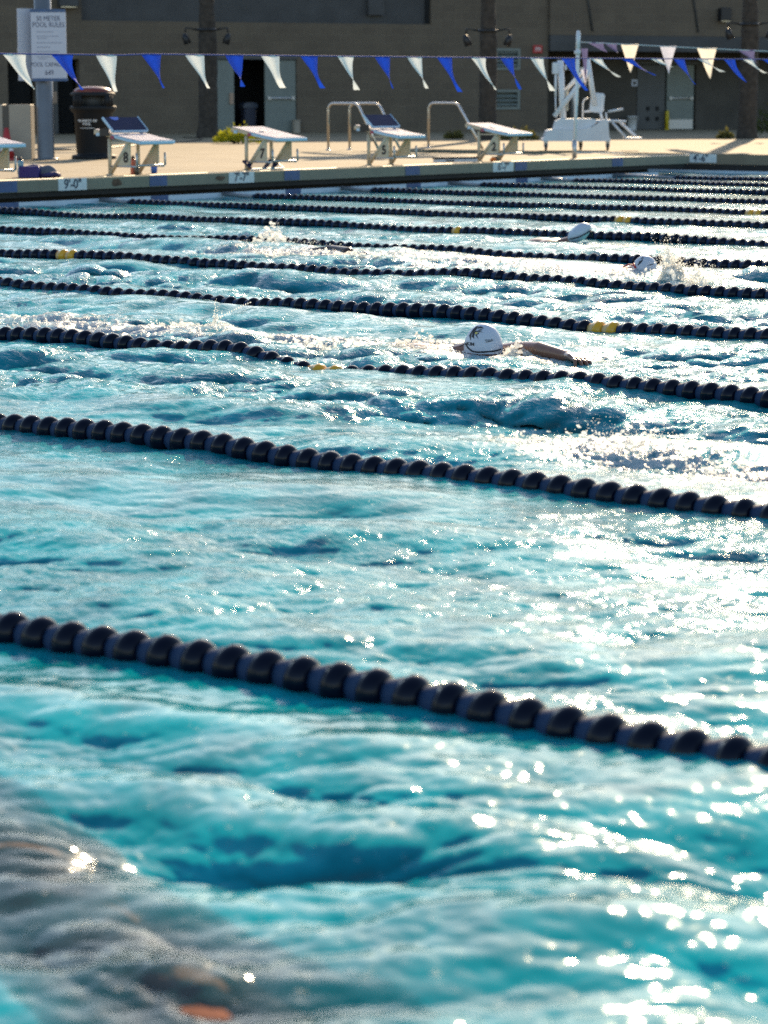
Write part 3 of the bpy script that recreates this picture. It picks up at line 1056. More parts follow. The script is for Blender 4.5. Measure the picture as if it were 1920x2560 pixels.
MB().lathe([(0.12, 0), (0.145, 0.36), (0.152, 0.36), (0.152, 0.385), (0.135, 0.385), (0.11, 0.03)], 20, close=False).build('body', 'white_plastic', t)
MB().tube([(0.15 * math.cos(a), -0.10 - 0.03 * math.sin(a), 0.36 - 0.14 * math.sin(a)) for a in [math.pi * i / 10 for i in range(11)]], 0.005, 6).build('handle', 'steel_dull', t)
t = thing('waste_bin', on_fac(-3.46, 0.75, DZ), 'dark blue wheeled bin inside the open doorway', 'waste bin', rz=BANG)
b = MB()
b.box((-0.17, -0.17, 0.06), (0.17, 0.17, 0.66), 0, None, 0.04)
b.build('body', mat('bin_blue', (0.03, 0.04, 0.075), 0.5), t)
b = MB()
b.prism([(-0.2, 0.64), (0.2, 0.64), (0.19, 0.72), (0.1, 0.77), (-0.12, 0.77), (-0.2, 0.70)], -0.19, 0.19, 'y')
b.build('lid', mat('bin_lid_blue', (0.06, 0.08, 0.12), 0.4), t)
b = MB()
b.tube([(-0.1, 0.1, 0.06), (-0.06, 0.1, 0.06)], 0.06, 12)
b.tube([(0.06, 0.1, 0.06), (0.1, 0.1, 0.06)], 0.06, 12)
b.build('wheel', 'black', t)
t = thing('utility_box', on_fac(-2.47, -0.12, DZ), 'small pale box on the ground beside the open door leaf', 'box', rz=BANG)
MB().box((-0.08, -0.1, 0), (0.08, 0.1, 0.30), 0, None, 0.015).build('case', 'cabinet', t)
MB().box((-0.085, -0.105, 0.302), (0.085, 0.105, 0.33)).build('lid', 'cabinet', t)
t = thing('grey_pillar', on_fac(6.05, 1.15, DZ), 'grey pillar behind the pool lift under the canopy', 'pillar', rz=BANG)
MB().lathe([(0.11, 0), (0.11, 1.62)], 16).build('shaft', 'steel_dull', t)
MB().box((-0.22, -0.14, 1.622), (0.22, 0.14, 1.70)).build('cap', 'steel_dull', t)

# ------------------------------------------------------------------ palms, bushes
def palm(loc, r0, r1, h, zb, label, seed):
    t = thing('palm_tree', loc, label, 'palm tree', 'palm trees in front of the building', rz=-YAW)
    rs = random.Random(seed)
    b = MB()
    n = 22
    rings = []
    k = 46
    v, f = [], []
    for i in range(k + 1):
        z = h * i / k
        base = r0 + (r1 - r0) * min(1, z / h)
        if z < 0.3:
            base *= 1.0 + 0.25 * (1 - z / 0.3)
        if z > zb:
            base *= 0.86 + 0.06 * math.sin((z - zb) * 9)
        for j in range(n):
            a = 2 * math.pi * j / n
            kx = 1 + 0.07 * mnoise.noise((math.cos(a) * 2 + seed, math.sin(a) * 2, z * 3)) + 0.05 * ((i * 7 + j * 3) % 4 == 0)
            v.append((base * kx * math.cos(a) + 0.02 * math.sin(z), base * kx * math.sin(a), z))
    for i in range(k):
        for j in range(n):
            j2 = (j + 1) % n
            f.append((i * n + j, i * n + j2, (i + 1) * n + j2, (i + 1) * n + j))
    b.add(v, f, 0, True)
    b.build('trunk', 'trunk', t)
    # fronds of the crown, above the picture
    b = MB()
    for i in range(26):
        a = 2 * math.pi * i / 26 + rs.uniform(-.2, .2)
        el = rs.uniform(0.0, 1.1)
        L_ = rs.uniform(1.6, 2.2)
        pts = []
        for q in range(8):
            s_ = q / 7 * L_
            zz = h + math.sin(el) * s_ - 0.22 * s_ * s_
            rr_ = math.cos(el) * s_
            pts.append(Vector((rr_ * math.cos(a), rr_ * math.sin(a), zz)))
        side = Vector((-math.sin(a), math.cos(a), 0))
        for q in range(7):
            w_ = 0.22 * math.sin(math.pi * (q + 0.6) / 8)
            for sg in (-1, 1):
                p0, p1 = pts[q], pts[q + 1]
                b.add([p0, p1, p1 + side * sg * w_ + Vector((0, 0, -w_ * .6)), p0 + side * sg * w_ + Vector((0, 0, -w_ * .6))], [(0, 1, 2, 3)])
    b.build('crown', 'leaf_dark', t, fix=False)
    # collar with two floodlights
    b = MB()
    ring = [(1.02 * (r1 + 0.02) * math.cos(a), 1.02 * (r1 + 0.02) * math.sin(a), zb) for a in [2 * math.pi * i / 18 for i in range(19)]]
    b.tube(ring, 0.03, 6, 0, None, False)
    for sx in (-1, 1):
        b.tube([(sx * r1, 0, zb), (sx * (r1 + 0.28), -0.05, zb + 0.04), (sx * (r1 + 0.30), -0.05, zb - 0.06)], 0.022, 6)
    o = b.build('lamp_bracket', 'black', t)
    for sx in (-1, 1):
        fl = MB()
        Mf = Matrix.Translation((sx * (r1 + 0.28), -0.06, zb - 0.20)) @ Matrix.Rotation(sx * 0.35, 4, 'Y')
        fl.lathe([(0.045, -0.13), (0.085, -0.12), (0.075, 0.02), (0.05, 0.10), (0.02, 0.12)], 12, 0, Mf)
        fo = fl.build('floodlight', 'black', t)
        g = MB().lathe([(0.075, -0.135), (0.03, -0.138)], 12, 0, Mf)
        g.build('lens', 'lamp_glass', fo)
    return t
palm((41.84, 37.42, DZ), 0.215, 0.19, 6.2, 2.42, 'dark palm trunk with lamps left of the grey double door, yellow bush at its foot', 1.0)
palm((43.30, 30.64, DZ), 0.19, 0.17, 6.0, 2.32, 'dark palm trunk with lamps between the stainless handrails and the wall louvres', 2.0)
palm((48.07, 26.93, DZ), 0.20, 0.18, 6.4, 2.50, 'dark palm trunk with lamps near the right edge, casting a long shadow on the deck', 3.0)

def bush(loc, w_, h_, matn, label, seed, n=260):
    t = thing('bush', loc, label, 'bush', 'low bushes along the building', rz=-YAW)
    rs = random.Random(seed)
    b = MB()
    for i in range(n):
        a = rs.uniform(0, 6.283)
        r_ = math.sqrt(rs.random()) * w_
        x, y = r_ * math.cos(a), r_ * math.sin(a) * 0.6
        zmax = h_ * (1 - (r_ / w_) ** 2 * 0.7) * rs.uniform(0.45, 1.1)
        z = zmax * rs.uniform(0.35, 1)
        s_ = rs.uniform(0.035, 0.075)
        d = Vector((x / w_ + rs.uniform(-.5, .5), y / w_ + rs.uniform(-.5, .5), rs.uniform(0.4, 1.4))).normalized()
        sd_ = d.cross(Vector((rs.uniform(-1, 1), rs.uniform(-1, 1), 0.1))).normalized()
        p = Vector((x, y, z))
        b.add([p - sd_ * s_ * .35, p + d * s_ * 1.1, p + sd_ * s_ * .35, p - d * s_ * 0.8], [(0, 1, 2, 3)])
    b.build('leaves', matn, t, fix=False)
    b = MB()
    for i in range(14):
        a = rs.uniform(0, 6.283)
        r_ = rs.uniform(0.2, 0.8) * w_
        b.tube([(0.1 * math.cos(a), 0.1 * math.sin(a), 0), (r_ * math.cos(a), r_ * math.sin(a) * .6, h_ * 0.6)], [0.012, 0.004], 5)
    b.build('stem', 'trunk', t)
    return t
bush((36.9, 32.2, DZ), 0.50, 0.42, 'leaf_yellow', 'bright yellow-green bush at the foot of the left palm', 5, 520)
bush((43.75, 31.85, DZ), 0.22, 0.22, 'leaf_olive', 'small dull yellow bush behind the right handrail', 6, 200)
bush((43.3, 29.8, DZ), 0.42, 0.30, 'leaf_olive', 'low dull olive bush behind block two', 7, 360)
bush((47.35, 27.05, DZ), 0.20, 0.22, 'leaf_olive', 'tiny dull bush left of the right palm', 8, 160)
bush((49.9, 27.2, DZ), 0.75, 0.85, 'leaf_dark', 'dark olive bush at the right edge of the picture', 9, 600)

# ------------------------------------------------------------------ rules sign on its pole, bin, cabinet
def site(x, y, z=DZ):
    return Vector((x, y, z))
t = thing('sign_pole', site(25.98, 26.50), 'thick grey metal pole carrying the pool rules boards', 'pole', rz=-YAW)
b = MB()
b.lathe([(0.135, 0.0), (0.128, 0.02), (0.128, 6.0)], 28)
b.build('shaft', 'pole_grey', t)
MB().lathe([(0.20, 0.0), (0.20, 0.02), (0.14, 0.03)], 24).build('base_plate', 'pole_grey', t)
b = MB()
for z in (1.35, 2.0):
    b.lathe([(0.136, z), (0.136, z + 0.04)], 24, close=False)
b.build('strap', 'steel_dull', t)
t2 = thing('rules_board', site(25.98, 26.50), 'white board reading 50 METER POOL RULES, strapped to the grey pole', 'sign', rz=-YAW)
b = MB()
bw = 0.52
b.box((-0.155, -0.185, 1.205), (0.365, -0.165, 2.17), 0)
brd = b.build('board', 'sign_white', t2)
MB().box((-0.165, -0.19, 2.172), (0.36, -0.16, 2.215)).build('frame_rail', 'tile_blue', t2)
MB().box((-0.145, -0.19, 1.165), (0.375, -0.16, 1.203)).build('frame_rail', 'tile_blue', t2)
Mt = frame((0.105, -0.1875, 0), (1, 0, 0), (0, 0, 1))
b = MB()
for s_, z, sz, bo in [('50 METER', 2.075, 0.098, .0), ('POOL RULES', 1.985, 0.098, .0), ('POOL CAPACITY', 1.405, 0.085, 0), ('649', 1.285, 0.105, 0)]:
    v, f = text_mesh(s_, sz, bold=bo)
    b.add([(p[0] * 0.86, p[1] * 1.05 + z, 0) for p in v], f, 0, False, Mt)
b.build('lettering', 'sign_ink', t2, fix=False)
b = MB()
rs = random.Random(4)
for z, wd, x0 in [(1.88, 0.25, -.18), (1.815, 0.33, -.18), (1.785, 0.14, -.165), (1.72, 0.37, -.18), (1.655, 0.20, -.18), (1.59, 0.34, -.18), (1.56, 0.18, -.165), (1.515, .26, -.18), (1.485, 0.12, -.155)]:
    x = x0
    while x < x0 + wd:
        l_ = rs.uniform(0.012, 0.045)
        b.box((x, z, 0), (min(x + l_, x0 + wd), z + 0.011, 0.0005), 0, Mt)
        x += l_ + 0.009
b.build('small_print', mat('print_grey', (0.25, 0.27, 0.36), 0.6), t2)
t3 = thing('blank_board', site(25.98, 26.50), 'plain pale board on the left side of the grey pole, seen at an angle', 'sign', rz=-YAW)
b = MB()
Mb = Matrix.Translation((-0.255, -0.02, 0)) @ Matrix.Rotation(R(28), 4, 'Z')
b.box((-0.13, -0.012, 1.17), (0.13, 0.012, 2.23), 0, Mb)
b.build('board', 'sign_white', t3)
b = MB()
b.box((-0.132, 0.013, 1.6), (0.13, 0.03, 1.65), 0, Mb)
b.build('bracket', 'steel_dull', t3)

t = thing('litter_bin', site(26.78, 26.28), 'round black litter bin with a hooded red lid beside the rules pole', 'litter bin', rz=-YAW)
b = MB()
b.lathe([(0.335, 0.0), (0.34, 0.025), (0.335, 0.055), (0.30, 0.065), (0.255, 0.07), (0.265, 0.10), (0.29, 0.68), (0.33, 0.72), (0.352, 0.755), (0.355, 0.79), (0.33, 0.80)], 36)
b.build('body', 'bin_plastic', t)
b = MB()
for i in range(4):
    a = R(45 + 90 * i + 8)
    for w_ in (-0.16, 0.0, 0.16):
        aa = a + w_
        b.tube([(0.335 * math.cos(aa), 0.335 * math.sin(aa), 0.79), (0.325 * math.cos(aa), 0.325 * math.sin(aa), 0.96)], 0.030, 8)
b.lathe([(0.335, 0.95), (0.342, 0.975), (0.33, 0.995), (0.30, 1.005), (0.27, 0.99), (0.28, 0.95)], 36, close=False)
b.build('hood', 'bin_plastic', t)
b = MB()
b.lathe([(0.30, 0.99), (0.29, 1.03), (0.24, 1.065), (0.15, 1.085), (0.05, 1.09)], 32)
b.build('lid', 'bin_lid', t)
b = MB()
b.lathe([(0.20, 0.80), (0.20, 0.95)], 24)
b.build('liner', 'dark_panel', t)
b = MB()
for s_, z, sz in [('PROPERTY OF', 0.575, 0.05), ('POOL', 0.525, 0.05), ('------------------', 0.47, 0.04)]:
    v, f = text_mesh(s_, sz, bold=0.002)
    rr_ = 0.287
    pts = []
    for p in v:
        a = R(-104) + p[0] / rr_
        pts.append((rr_ * math.cos(a), rr_ * math.sin(a), z + p[1]))
    b.add(pts, f)
b.build('lettering', 'rope_white', t, fix=False)

t = thing('cabinet', site(25.72, 26.83), 'tan metal cabinet with a dark front at the left edge, beside the pole', 'cabinet', rz=-YAW)
MB().box((-0.115, -0.05, 0), (0.21, 0.36, 0.82), 0, None, 0.008).build('body', 'cabinet', t)
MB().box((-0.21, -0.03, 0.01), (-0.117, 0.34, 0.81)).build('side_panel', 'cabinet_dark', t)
MB().box((-0.60, -0.04, 0.0), (-0.212, 0.36, 0.82), 0, None, 0.008).build('door', 'cabinet', t)
t = thing('traffic_cone', site(25.42, 26.75), 'red and white traffic cone cut off by the left edge', 'traffic cone', rz=-YAW)
MB().lathe([(0.12, 0.03), (0.03, 0.48)], 20).build('body', 'red', t)
MB().lathe([(0.101, 0.14), (0.075, 0.27)], 20, close=False).build('collar', 'white_paint', t)
MB().box((-0.16, -0.16, 0), (0.16, 0.16, 0.03), 0, None, 0.01).build('base', 'red', t)

# ------------------------------------------------------------------ starting blocks
def starting_block(x0, number, plate, label):
    """x0: left feet; front faces -Y over the water"""
    t = thing('starting_block', (x0, 20.86, DZ), label, 'starting block', 'starting blocks along the end wall')
    W_ = 0.50
    for k, xx in enumerate((0.0, W_)):
        b = MB()
        b.tube([(xx, 0, 0), (xx, 0.0, 0.44)], 0.024, 10)
        b.lathe([(0.05, 0), (0.05, 0.012)], 14, 0, Matrix.Translation((xx, 0, 0)))
        b.build('leg', 'cream', t)
        b = MB()
        b.tube([(xx, -0.015, 0.02), (xx, -0.335, 0.41)], 0.026, 10)
        b.build('brace', 'cream', t)
        b = MB()
        b.prism([(-0.10, 0.115), (-0.345, 0.115), (-0.345, 0.40), (-0.33, 0.40)], xx - 0.008, xx + 0.008, 'x')
        pnl = b.build('side_panel', 'cream', t)
        if number and k == 0:
            v, f = text_mesh(number, 0.17, bold=0.006)
            Mn = frame((xx - 0.0105, -0.275, 0.21), (0, -1, 0), (0, 0, 1))
            MB().add([(p[0], p[1], 0) for p in v], f, 0, False, Mn).build('numeral', 'ink', pnl, fix=False)
    # platform: slopes down to the water, front third tilts flatter
    b = MB()
    xl, xr = -0.05, W_ + 0.06
    # profile (y, z) of the top
    top = [(0.225, 0.535), (0.20, 0.548), (-0.33, 0.445), (-0.545, 0.415)]
    th = 0.048
    def slab(b, prof, a0, a1, t_, mi):
        poly = prof + [(y, z - t_) for y, z in reversed(prof)]
        b.prism(poly, a0, a1, 'x', mi)
    slab(b, top, xl + 0.012, xr - 0.012, th, 0)
    pl = b.build('platform', 'cream', t)
    b = MB()
    slab(b, [(y * 0.99, z + 0.006) for y, z in top[1:]], xl, xr, 0.005, 0)
    b.build('grip_surface', 'grip', pl)
    b = MB()
    slab(b, [(-0.10, 0.489 - 0.001), (-0.33, 0.444), (-0.56, 0.412)], xl - 0.006, xl + 0.011, 0.034, 0)
    slab(b, [(-0.10, 0.489 - 0.001), (-0.33, 0.444), (-0.56, 0.412)], xr - 0.011, xr + 0.006, 0.034, 0)
    slab(b, [(-0.546, 0.4135), (-0.565, 0.411)], xl + 0.011, xr - 0.011, 0.034, 0)
    b.build('edge_trim', 'edge_blue', pl)
    b = MB()
    b.box((xl - 0.008, 0.115, 0.47), (xl + 0.0115, 0.17, 0.505))
    b.build('clip', 'edge_blue', pl)
    MB().box((xl - 0.008, -0.13, 0.435), (xl + 0.0105, -0.07, 0.475)).build('label_tag', mat('tag_red', (0.34, 0.06, 0.10), 0.5), pl)
    b = MB()
    b.box((xl + 0.02, -0.45, 0.385), (xr - 0.02, -0.05, 0.40), 0, Matrix.Rotation(0.0, 4, 'X'))
    b.build('under_frame', 'cream', t)
    b = MB()
    b.ell((0.17, -0.13, 0.500), (0.075, 0.026, 0.004), 14, 6)
    b.build('start_light', 'white_paint', pl)
    # backstroke grip bar low at the front
    b = MB()
    b.tube([(0.0, 0.0, 0.105), (0.0, -0.43, 0.105)], 0.012, 8)
    b.tube([(W_, 0.0, 0.105), (W_, -0.43, 0.105)], 0.012, 8)
    b.tube([(0.02, -0.43, 0.12), (W_ + 0.02, -0.43, 0.12)], 0.010, 8)
    b.tube([(0.02, -0.43, 0.115), (0.02, -0.43, 0.27)], 0.014, 8)
    b.tube([(W_ + 0.02, -0.43, 0.115), (W_ + 0.02, -0.43, 0.27)], 0.014, 8)
    b.build('grip_bar', 'steel_dull', t)
    if plate:
        ang = math.atan2(0.155, 0.165)
        Mp = Matrix.Translation((0, -0.085, 0.503)) @ Matrix.Rotation(ang, 4, 'X')
        b = MB()
        b.box((xl + 0.005, 0.0, 0.02), (xr - 0.005, 0.235, 0.045), 0, Mp, 0.010)
        p_ = b.build('back_plate', 'navy_pad', t)
        b = MB()
        for a0, a1 in ((xl - 0.008, xl + 0.004), (xr - 0.004, xr + 0.008)):
            b.box((a0, 0.0, 0.018), (a1, 0.237, 0.048), 0, Mp)
        b.box((xl + 0.004, -0.012, 0.018), (xr - 0.004, -0.001, 0.048), 0, Mp)
        b.build('rim', 'edge_blue', p_)
        if plate == 'label':
            v = [(0.13 + 0.075 * math.cos(a), 0.232 - 0.055 * math.sin(a), 0.0475) for a in [math.pi * i / 12 for i in range(13)]]
            MB().add(v, [tuple(range(13))], 0, False, Mp).build('sticker', 'blue_label', p_, fix=False)
        b = MB()
        b.box((xl - 0.018, -0.05, 0.47), (xl - 0.0065, 0.10, 0.56), 0)
        b.box((xr + 0.0065, -0.05, 0.47), (xr + 0.018, 0.10, 0.56), 0)
        b.box((xl + .02, -0.04, 0.50), (xr - .02, 0.02, 0.512), 0)
        b.build('hinge', 'black', p_)
    return t
starting_block(19.02, None, None, 'starting block at the left edge, only its blue-rimmed front end showing')
starting_block(21.53, '8', 'label', 'starting block numbered 8 with a raised navy back plate and blue sticker')
starting_block(24.07, '7', None, 'starting block numbered 7 with its navy plate taken off and lying below')
starting_block(26.65, '5', True, 'starting block numbered 5 with a raised navy back plate before the handrails')
starting_block(29.28, '2', None, 'starting block numbered 2 without a back plate, right of the others')

t = thing('back_plate', (24.0, 20.70, DZ), 'navy block plate taken off and leaning at the feet of block seven', 'block plate')
Mp = Matrix.Rotation(R(32), 4, 'X')
MB().box((-0.02, 0.0, 0.0), (0.60, 0.20, 0.028), 0, Mp, 0.010).build('pad', 'navy_pad', t)
b = MB()
b.box((-0.03, -0.012, -0.002), (0.60, -0.001, 0.03), 0, Mp)
b.box((0.601, -0.012, -0.002), (0.613, 0.20, 0.03), 0, Mp)
b.build('rim', 'edge_blue', t)
MB().box((0.58, 0.06, -0.004), (0.60, 0.17, 0.09)).build('hinge', 'black', t)

def bottle(loc, r_, h_, body, capm, label):
    t = thing('drink_bottle', loc, label, 'drink bottle')
    MB().lathe([(r_ * .92, 0), (r_, 0.01), (r_, h_ * .45), (r_ * .86, h_ * .5), (r_, h_ * .56), (r_, h_ * .74), (r_ * .6, h_ * .82)], 20).build('body', body, t)
    MB().lathe([(r_ * .66, h_ * .82), (r_ * .66, h_ * .92), (r_ * .3, h_ * .93), (r_ * .26, h_)], 16).build('cap', capm, t)
    return t
bottle((21.80, 20.73, DZ), 0.034, 0.235, 'pink', 'black', 'salmon bottle with a black cap under block eight')
bottle((20.15, 20.98, DZ), 0.036, 0.25, 'bottle_blue', 'black', 'clear bluish bottle with a black cap by the navy bag')
t = thing('paper_cup', (22.28, 20.83, DZ), 'small blue cup on the deck under block eight', 'cup')
MB().lathe([(0.036, 0), (0.045, 0.10), (0.043, 0.10), (0.034, 0.004)], 18).build('body', 'blue_label', t)
MB().lathe([(0.0455, 0.094), (0.0475, 0.098), (0.0455, 0.102)], 18, close=False).build('rim', 'white_paint', t)
t = thing('drink_can', (21.79, 20.66, DZ), 'patterned dark can in front of the salmon bottle', 'can')
MB().lathe([(0.026, 0), (0.031, 0.008), (0.031, 0.085), (0.024, 0.095)], 18).build('body', mat('can_print', (0.10, 0.085, 0.07), 0.3, noise=0.9, nscale=50), t)
MB().lathe([(0.024, 0.0955), (0.025, 0.099), (0.022, 0.097)], 18).build('rim', 'steel', t)

# swim bag heap
t = thing('swim_bag', (20.28, 20.95, DZ), 'slumped navy swim bag with a boxy front near the deck edge', 'bag', rz=-YAW)
def lump(b, c, r_, seed, mi=0, amp=0.22):
    k = len(b.v)
    b.ell(c, r_, 22, 14, mi)
    for i in range(k, len(b.v)):
        p = Vector(b.v[i])
        n_ = mnoise.noise((p.x * 9 + seed, p.y * 9, p.z * 9))
        d = p - Vector(c)
        b.v[i] = tuple(Vector(c) + d * (1 + amp * n_))
    for i in range(k, len(b.v)):
        x, y, z = b.v[i]
        b.v[i] = (x, y, max(z, 0.002))
b = MB()
lump(b, (0.02, 0.02, 0.05), (0.21, 0.13, 0.10), 3)
b.build('body', 'bag_navy', t)
MB().box((-0.12, -0.16, 0.0), (0.12, -0.08, 0.135), 0, None, 0.012).build('pocket', mat('pocket_blue', (0.022, 0.012, 0.16), 0.5), t)
b = MB()
lump(b, (0.19, 0.0, 0.05), (0.13, 0.09, 0.10), 8)
b.build('flap', 'bag_grey', t)
b = MB()
b.tube([(0.12, -0.12, 0.02), (0.22, -0.15, 0.03), (0.30, -0.12, 0.045), (0.34, -0.05, 0.03), (0.28, 0.0, 0.03)], [0.02, 0.028, 0.032, 0.028, 0.015], 8)
b.build('strap', 'bag_navy', t)

t = thing('equipment_case', (28.86, 20.98, DZ), 'long flat black and white case lying beside block two', 'case')
Mc = Matrix.Rotation(R(-19), 4, 'Z')
MB().box((-0.36, -0.05, 0.0), (0.36, 0.05, 0.04), 0, Mc).build('body', 'white_plastic', t)
MB().box((-0.37, -0.055, 0.042), (0.37, 0.055, 0.072), 0, Mc).build('lid', 'black', t)
MB().box((-0.20, -0.056, 0.008), (-0.06, -0.0505, 0.026), 0, Mc).build('latch', 'black', t)
t = thing('nose_clip_pouch', (29.50, 20.72, DZ), 'small dark green box on the deck between the feet of block two', 'box')
MB().box((-0.05, -0.03, 0), (0.05, 0.03, 0.055), 0, None, 0.006).build('body', mat('pouch_green', (0.02, 0.05, 0.05), 0.5), t)
MB().box((-0.052, -0.032, 0.056), (0.052, 0.032, 0.066)).build('lid', 'black', t)
t = thing('orange_cloth', (29.40, 20.68, DZ), 'crumpled orange scrap on the deck by block two', 'cloth')
b = MB()
lump(b, (0, 0, 0.02), (0.055, 0.035, 0.03), 12, 0, 0.6)
b.build('cloth', 'orange', t)
t.name = 'orange_scrap'

# ------------------------------------------------------------------ handrails
def rail(name, x, y0, y1, z1, label):
    t = thing('handrail', (x, y0, DZ), label, 'handrail', 'stainless handrails at the pool steps')
    h = 0.815
    pts = [(0, 0, 0), (0, 0, h - 0.12)]
    for i in range(1, 7):
        a = math.pi / 2 * i / 6
        pts.append((0, -0.12 * (1 - math.cos(a)), h - 0.12 + 0.12 * math.sin(a)))
    pts += [(0, -0.58, h), (0, -0.65, h - 0.02), (0, -0.69, h - 0.06), (0, y1 - y0, z1 - DZ)]
    MB().tube(pts, 0.022, 12).build('tube', 'steel', t)
    b = MB()
    b.lathe([(0.05, 0.0), (0.045, 0.015), (0.023, 0.02)], 16)
    b.build('flange', 'steel', t)
    return t
rail('a', 33.37, 27.02, 25.85, 0.25, 'nearest stainless handrail, its post left of block five')
rail('b', 33.92, 26.98, 25.80, 0.25, 'middle stainless handrail, rising just behind block five')
rail('c', 35.94, 26.74, 25.52, 0.31, 'stainless handrail behind block two')

# ------------------------------------------------------------------ white pole at the deck corner, flag lines
t = thing('flag_pole', (31.53, 20.66, DZ), 'thin white pole on the deck corner carrying the upper flag line', 'pole')
b = MB()
b.tube([(0, 0, 0), (0.06, 0.0, 1.93)], 0.026, 12)
b.build('shaft', 'white_paint', t)
MB().lathe([(0.035, 0), (0.035, 0.28)], 14, 0, Matrix.Translation((0.0, 0, 0))).build('socket', 'steel_dull', t)
b = MB()
b.tube([(0.055, 0, 1.66), (0.065, 0, 1.90)], 0.034, 12)
b.lathe([(0.05, 1.575), (0.05, 1.63)], 12, 0, Matrix.Translation((0.045, 0, 0)))
b.build('collar', 'white_plastic', t)

def pennant(o0, ax, width, drop, shift, lift, twist, seed, sag_ax=None):
    """cloth triangle: top edge from o0 along ax; tip blown along ax by shift"""
    rs = random.Random(seed)
    ax = Vector(ax).normalized()
    nx = Vector((-ax.y, ax.x, 0))
    nu, nv = 9, 15
    v, f = [], []
    ph = rs.uniform(0, 6.28)
    for j in range(nv + 1):
        t_ = j / nv
        wd = width * (1 - t_) * (1 - 0.22 * t_ * (1 - t_) * 4 * min(1, twist)) + 0.004
        cx = width / 2 + shift * (0.75 * t_ + 0.25 * t_ * t_)
        zz = -drop * t_ + lift * t_ ** 2.2
        for i in range(nu + 1):
            s_ = i / nu - 0.5
            tw = 0.8 * twist * t_ ** 1.6
            off = 0.022 * math.sin(5.0 * t_ + ph + 2.2 * s_) * t_ + 0.04 * s_ * math.sin(ph) * (t_ + .15) + 0.010 * math.sin(7 * s_ + ph) * (1 - t_)
            p = Vector(o0) + ax * (cx + s_ * wd * math.cos(tw)) + nx * (off + s_ * wd * math.sin(tw)) + Vector((0, 0, zz + 0.25 * s_ * wd * math.sin(tw)))
            v.append(p)
    for j in range(nv):
        for i in range(nu):
            a = j * (nu + 1) + i
            f.append((a, a + 1, a + nu + 2, a + nu + 1))
    return v, f

def zline(x):
    return 1.662 + 0.0052 * (x - 18.0) + 0.00020 * (x - 18) ** 2 - (0.012 if x < 17 else 0)
t = thing('flag_line', (22, 16.2, 1.66), 'long line of blue and white pennants strung low across the whole pool', 'flag line')
b = MB()
b.tube([(x - 22, 0, zline(x) - 1.66) for x in np.linspace(10, 36, 80)], 0.0075, 6)
b.build('cord', 'rope_blue', t)
TOPS = [14.78, 15.37, 15.97, 16.56, 17.17, 17.79, 18.37, 18.94, 19.56, 20.15, 20.79, 21.36, 21.93, 22.57, 23.13, 23.74, 24.42, 25.01, 25.73, 26.40, 26.97, 27.55, 28.26, 28.75, 29.3]
SH = [.2, .23, .25, .12, .18, .21, .14, .19, .22, .20, .21, .25, .30, .34, .30, .36, .40, .56, .70, .40, .45, .55, .45, .5, .5]
DR = [.34, .335, .34, .36, .34, .345, .33, .345, .35, .37, .36, .36, .40, .38, .38, .40, .40, .24, .22, .12, .34, .18, .32, .20, .2]
TW = [.4, .5, 1.1, .15, .7, .3, .2, .3, .8, .9, .6, .5, .9, 1.1, .9, .6, 1.2, .7, .8, .6, .5, 1.2, .5, .8, .8]
for i, x in enumerate(TOPS):
    white = (i % 2 == 1)
    v, f = pennant((x - 22, 0, zline(x + .14) - 1.66), (1, 0, 0), 0.285, DR[i], SH[i], 0.02, TW[i], 30 + i)
    MB().add(v, f, 0, True).build('pennant', 'flag_white' if white else 'flag_blue', t, fix=False)['label'] = 'white pennant' if white else 'blue pennant'
t = thing('flag_line', (31.59, 20.66, 2.07), 'upper line of cream, lavender and purple pennants running right from the white pole', 'flag line')
b = MB()
b.tube([tuple(RX * s_ + Vector((0, 0, -0.044 * s_ - 0.012 * math.sin(math.pi * min(1, s_ / 6))))) for s_ in np.linspace(0.0, 6, 40)], 0.007, 6)
b.build('cord', 'rope_white', t)
for k, (s_, c, wd, dr, sh, tw) in enumerate([(0.14, 'flag_purple', .26, .17, .18, 1.3), (0.40, 'flag_purple', .2, .17, .12, .9), (0.655, 'flag_cream', .27, .46, .02, .2), (1.25, 'flag_lavender', .25, .45, .02, .4), (1.82, 'flag_cream', .30, .48, .06, .2),
                                          (2.44, 'flag_purple', .28, .22, .16, 1.2), (3.1, 'flag_cream', .28, .46, .05, .2), (3.7, 'flag_lavender', .26, .45, .02, .4)]):
    p0 = RX * s_ + Vector((0, 0, -0.044 * s_ - 0.012 * math.sin(math.pi * min(1, s_ / 6))))
    v, f = pennant(p0, RX, wd, dr, sh, 0.02, tw, 70 + k)
    MB().add(v, f, 0, True).build('pennant', c, t, fix=False)['label'] = {'flag_purple': 'dark purple pennant', 'flag_cream': 'cream pennant', 'flag_lavender': 'lavender pennant'}[c]
for k, (z0, c, dr) in enumerate([(-0.10, 'flag_purple', .55), (-0.42, 'flag_lavender', .26)]):
    v, f = pennant(Vector((0, 0, z0)) + RX * 0.05, RX, 0.10, dr, 0.03, 0, .5, 90 + k)
    MB().add(v, f, 0, True).build('pennant', c, t, fix=False)
b = MB()
b.tube([RX * 0.03 + Vector((0, 0, 0)), RX * 0.02 + Vector((0, 0, -0.35)), RX * 0.01 + Vector((0, 0, -0.95))], 0.006, 6)
b.build('halyard', 'rope_white', t)

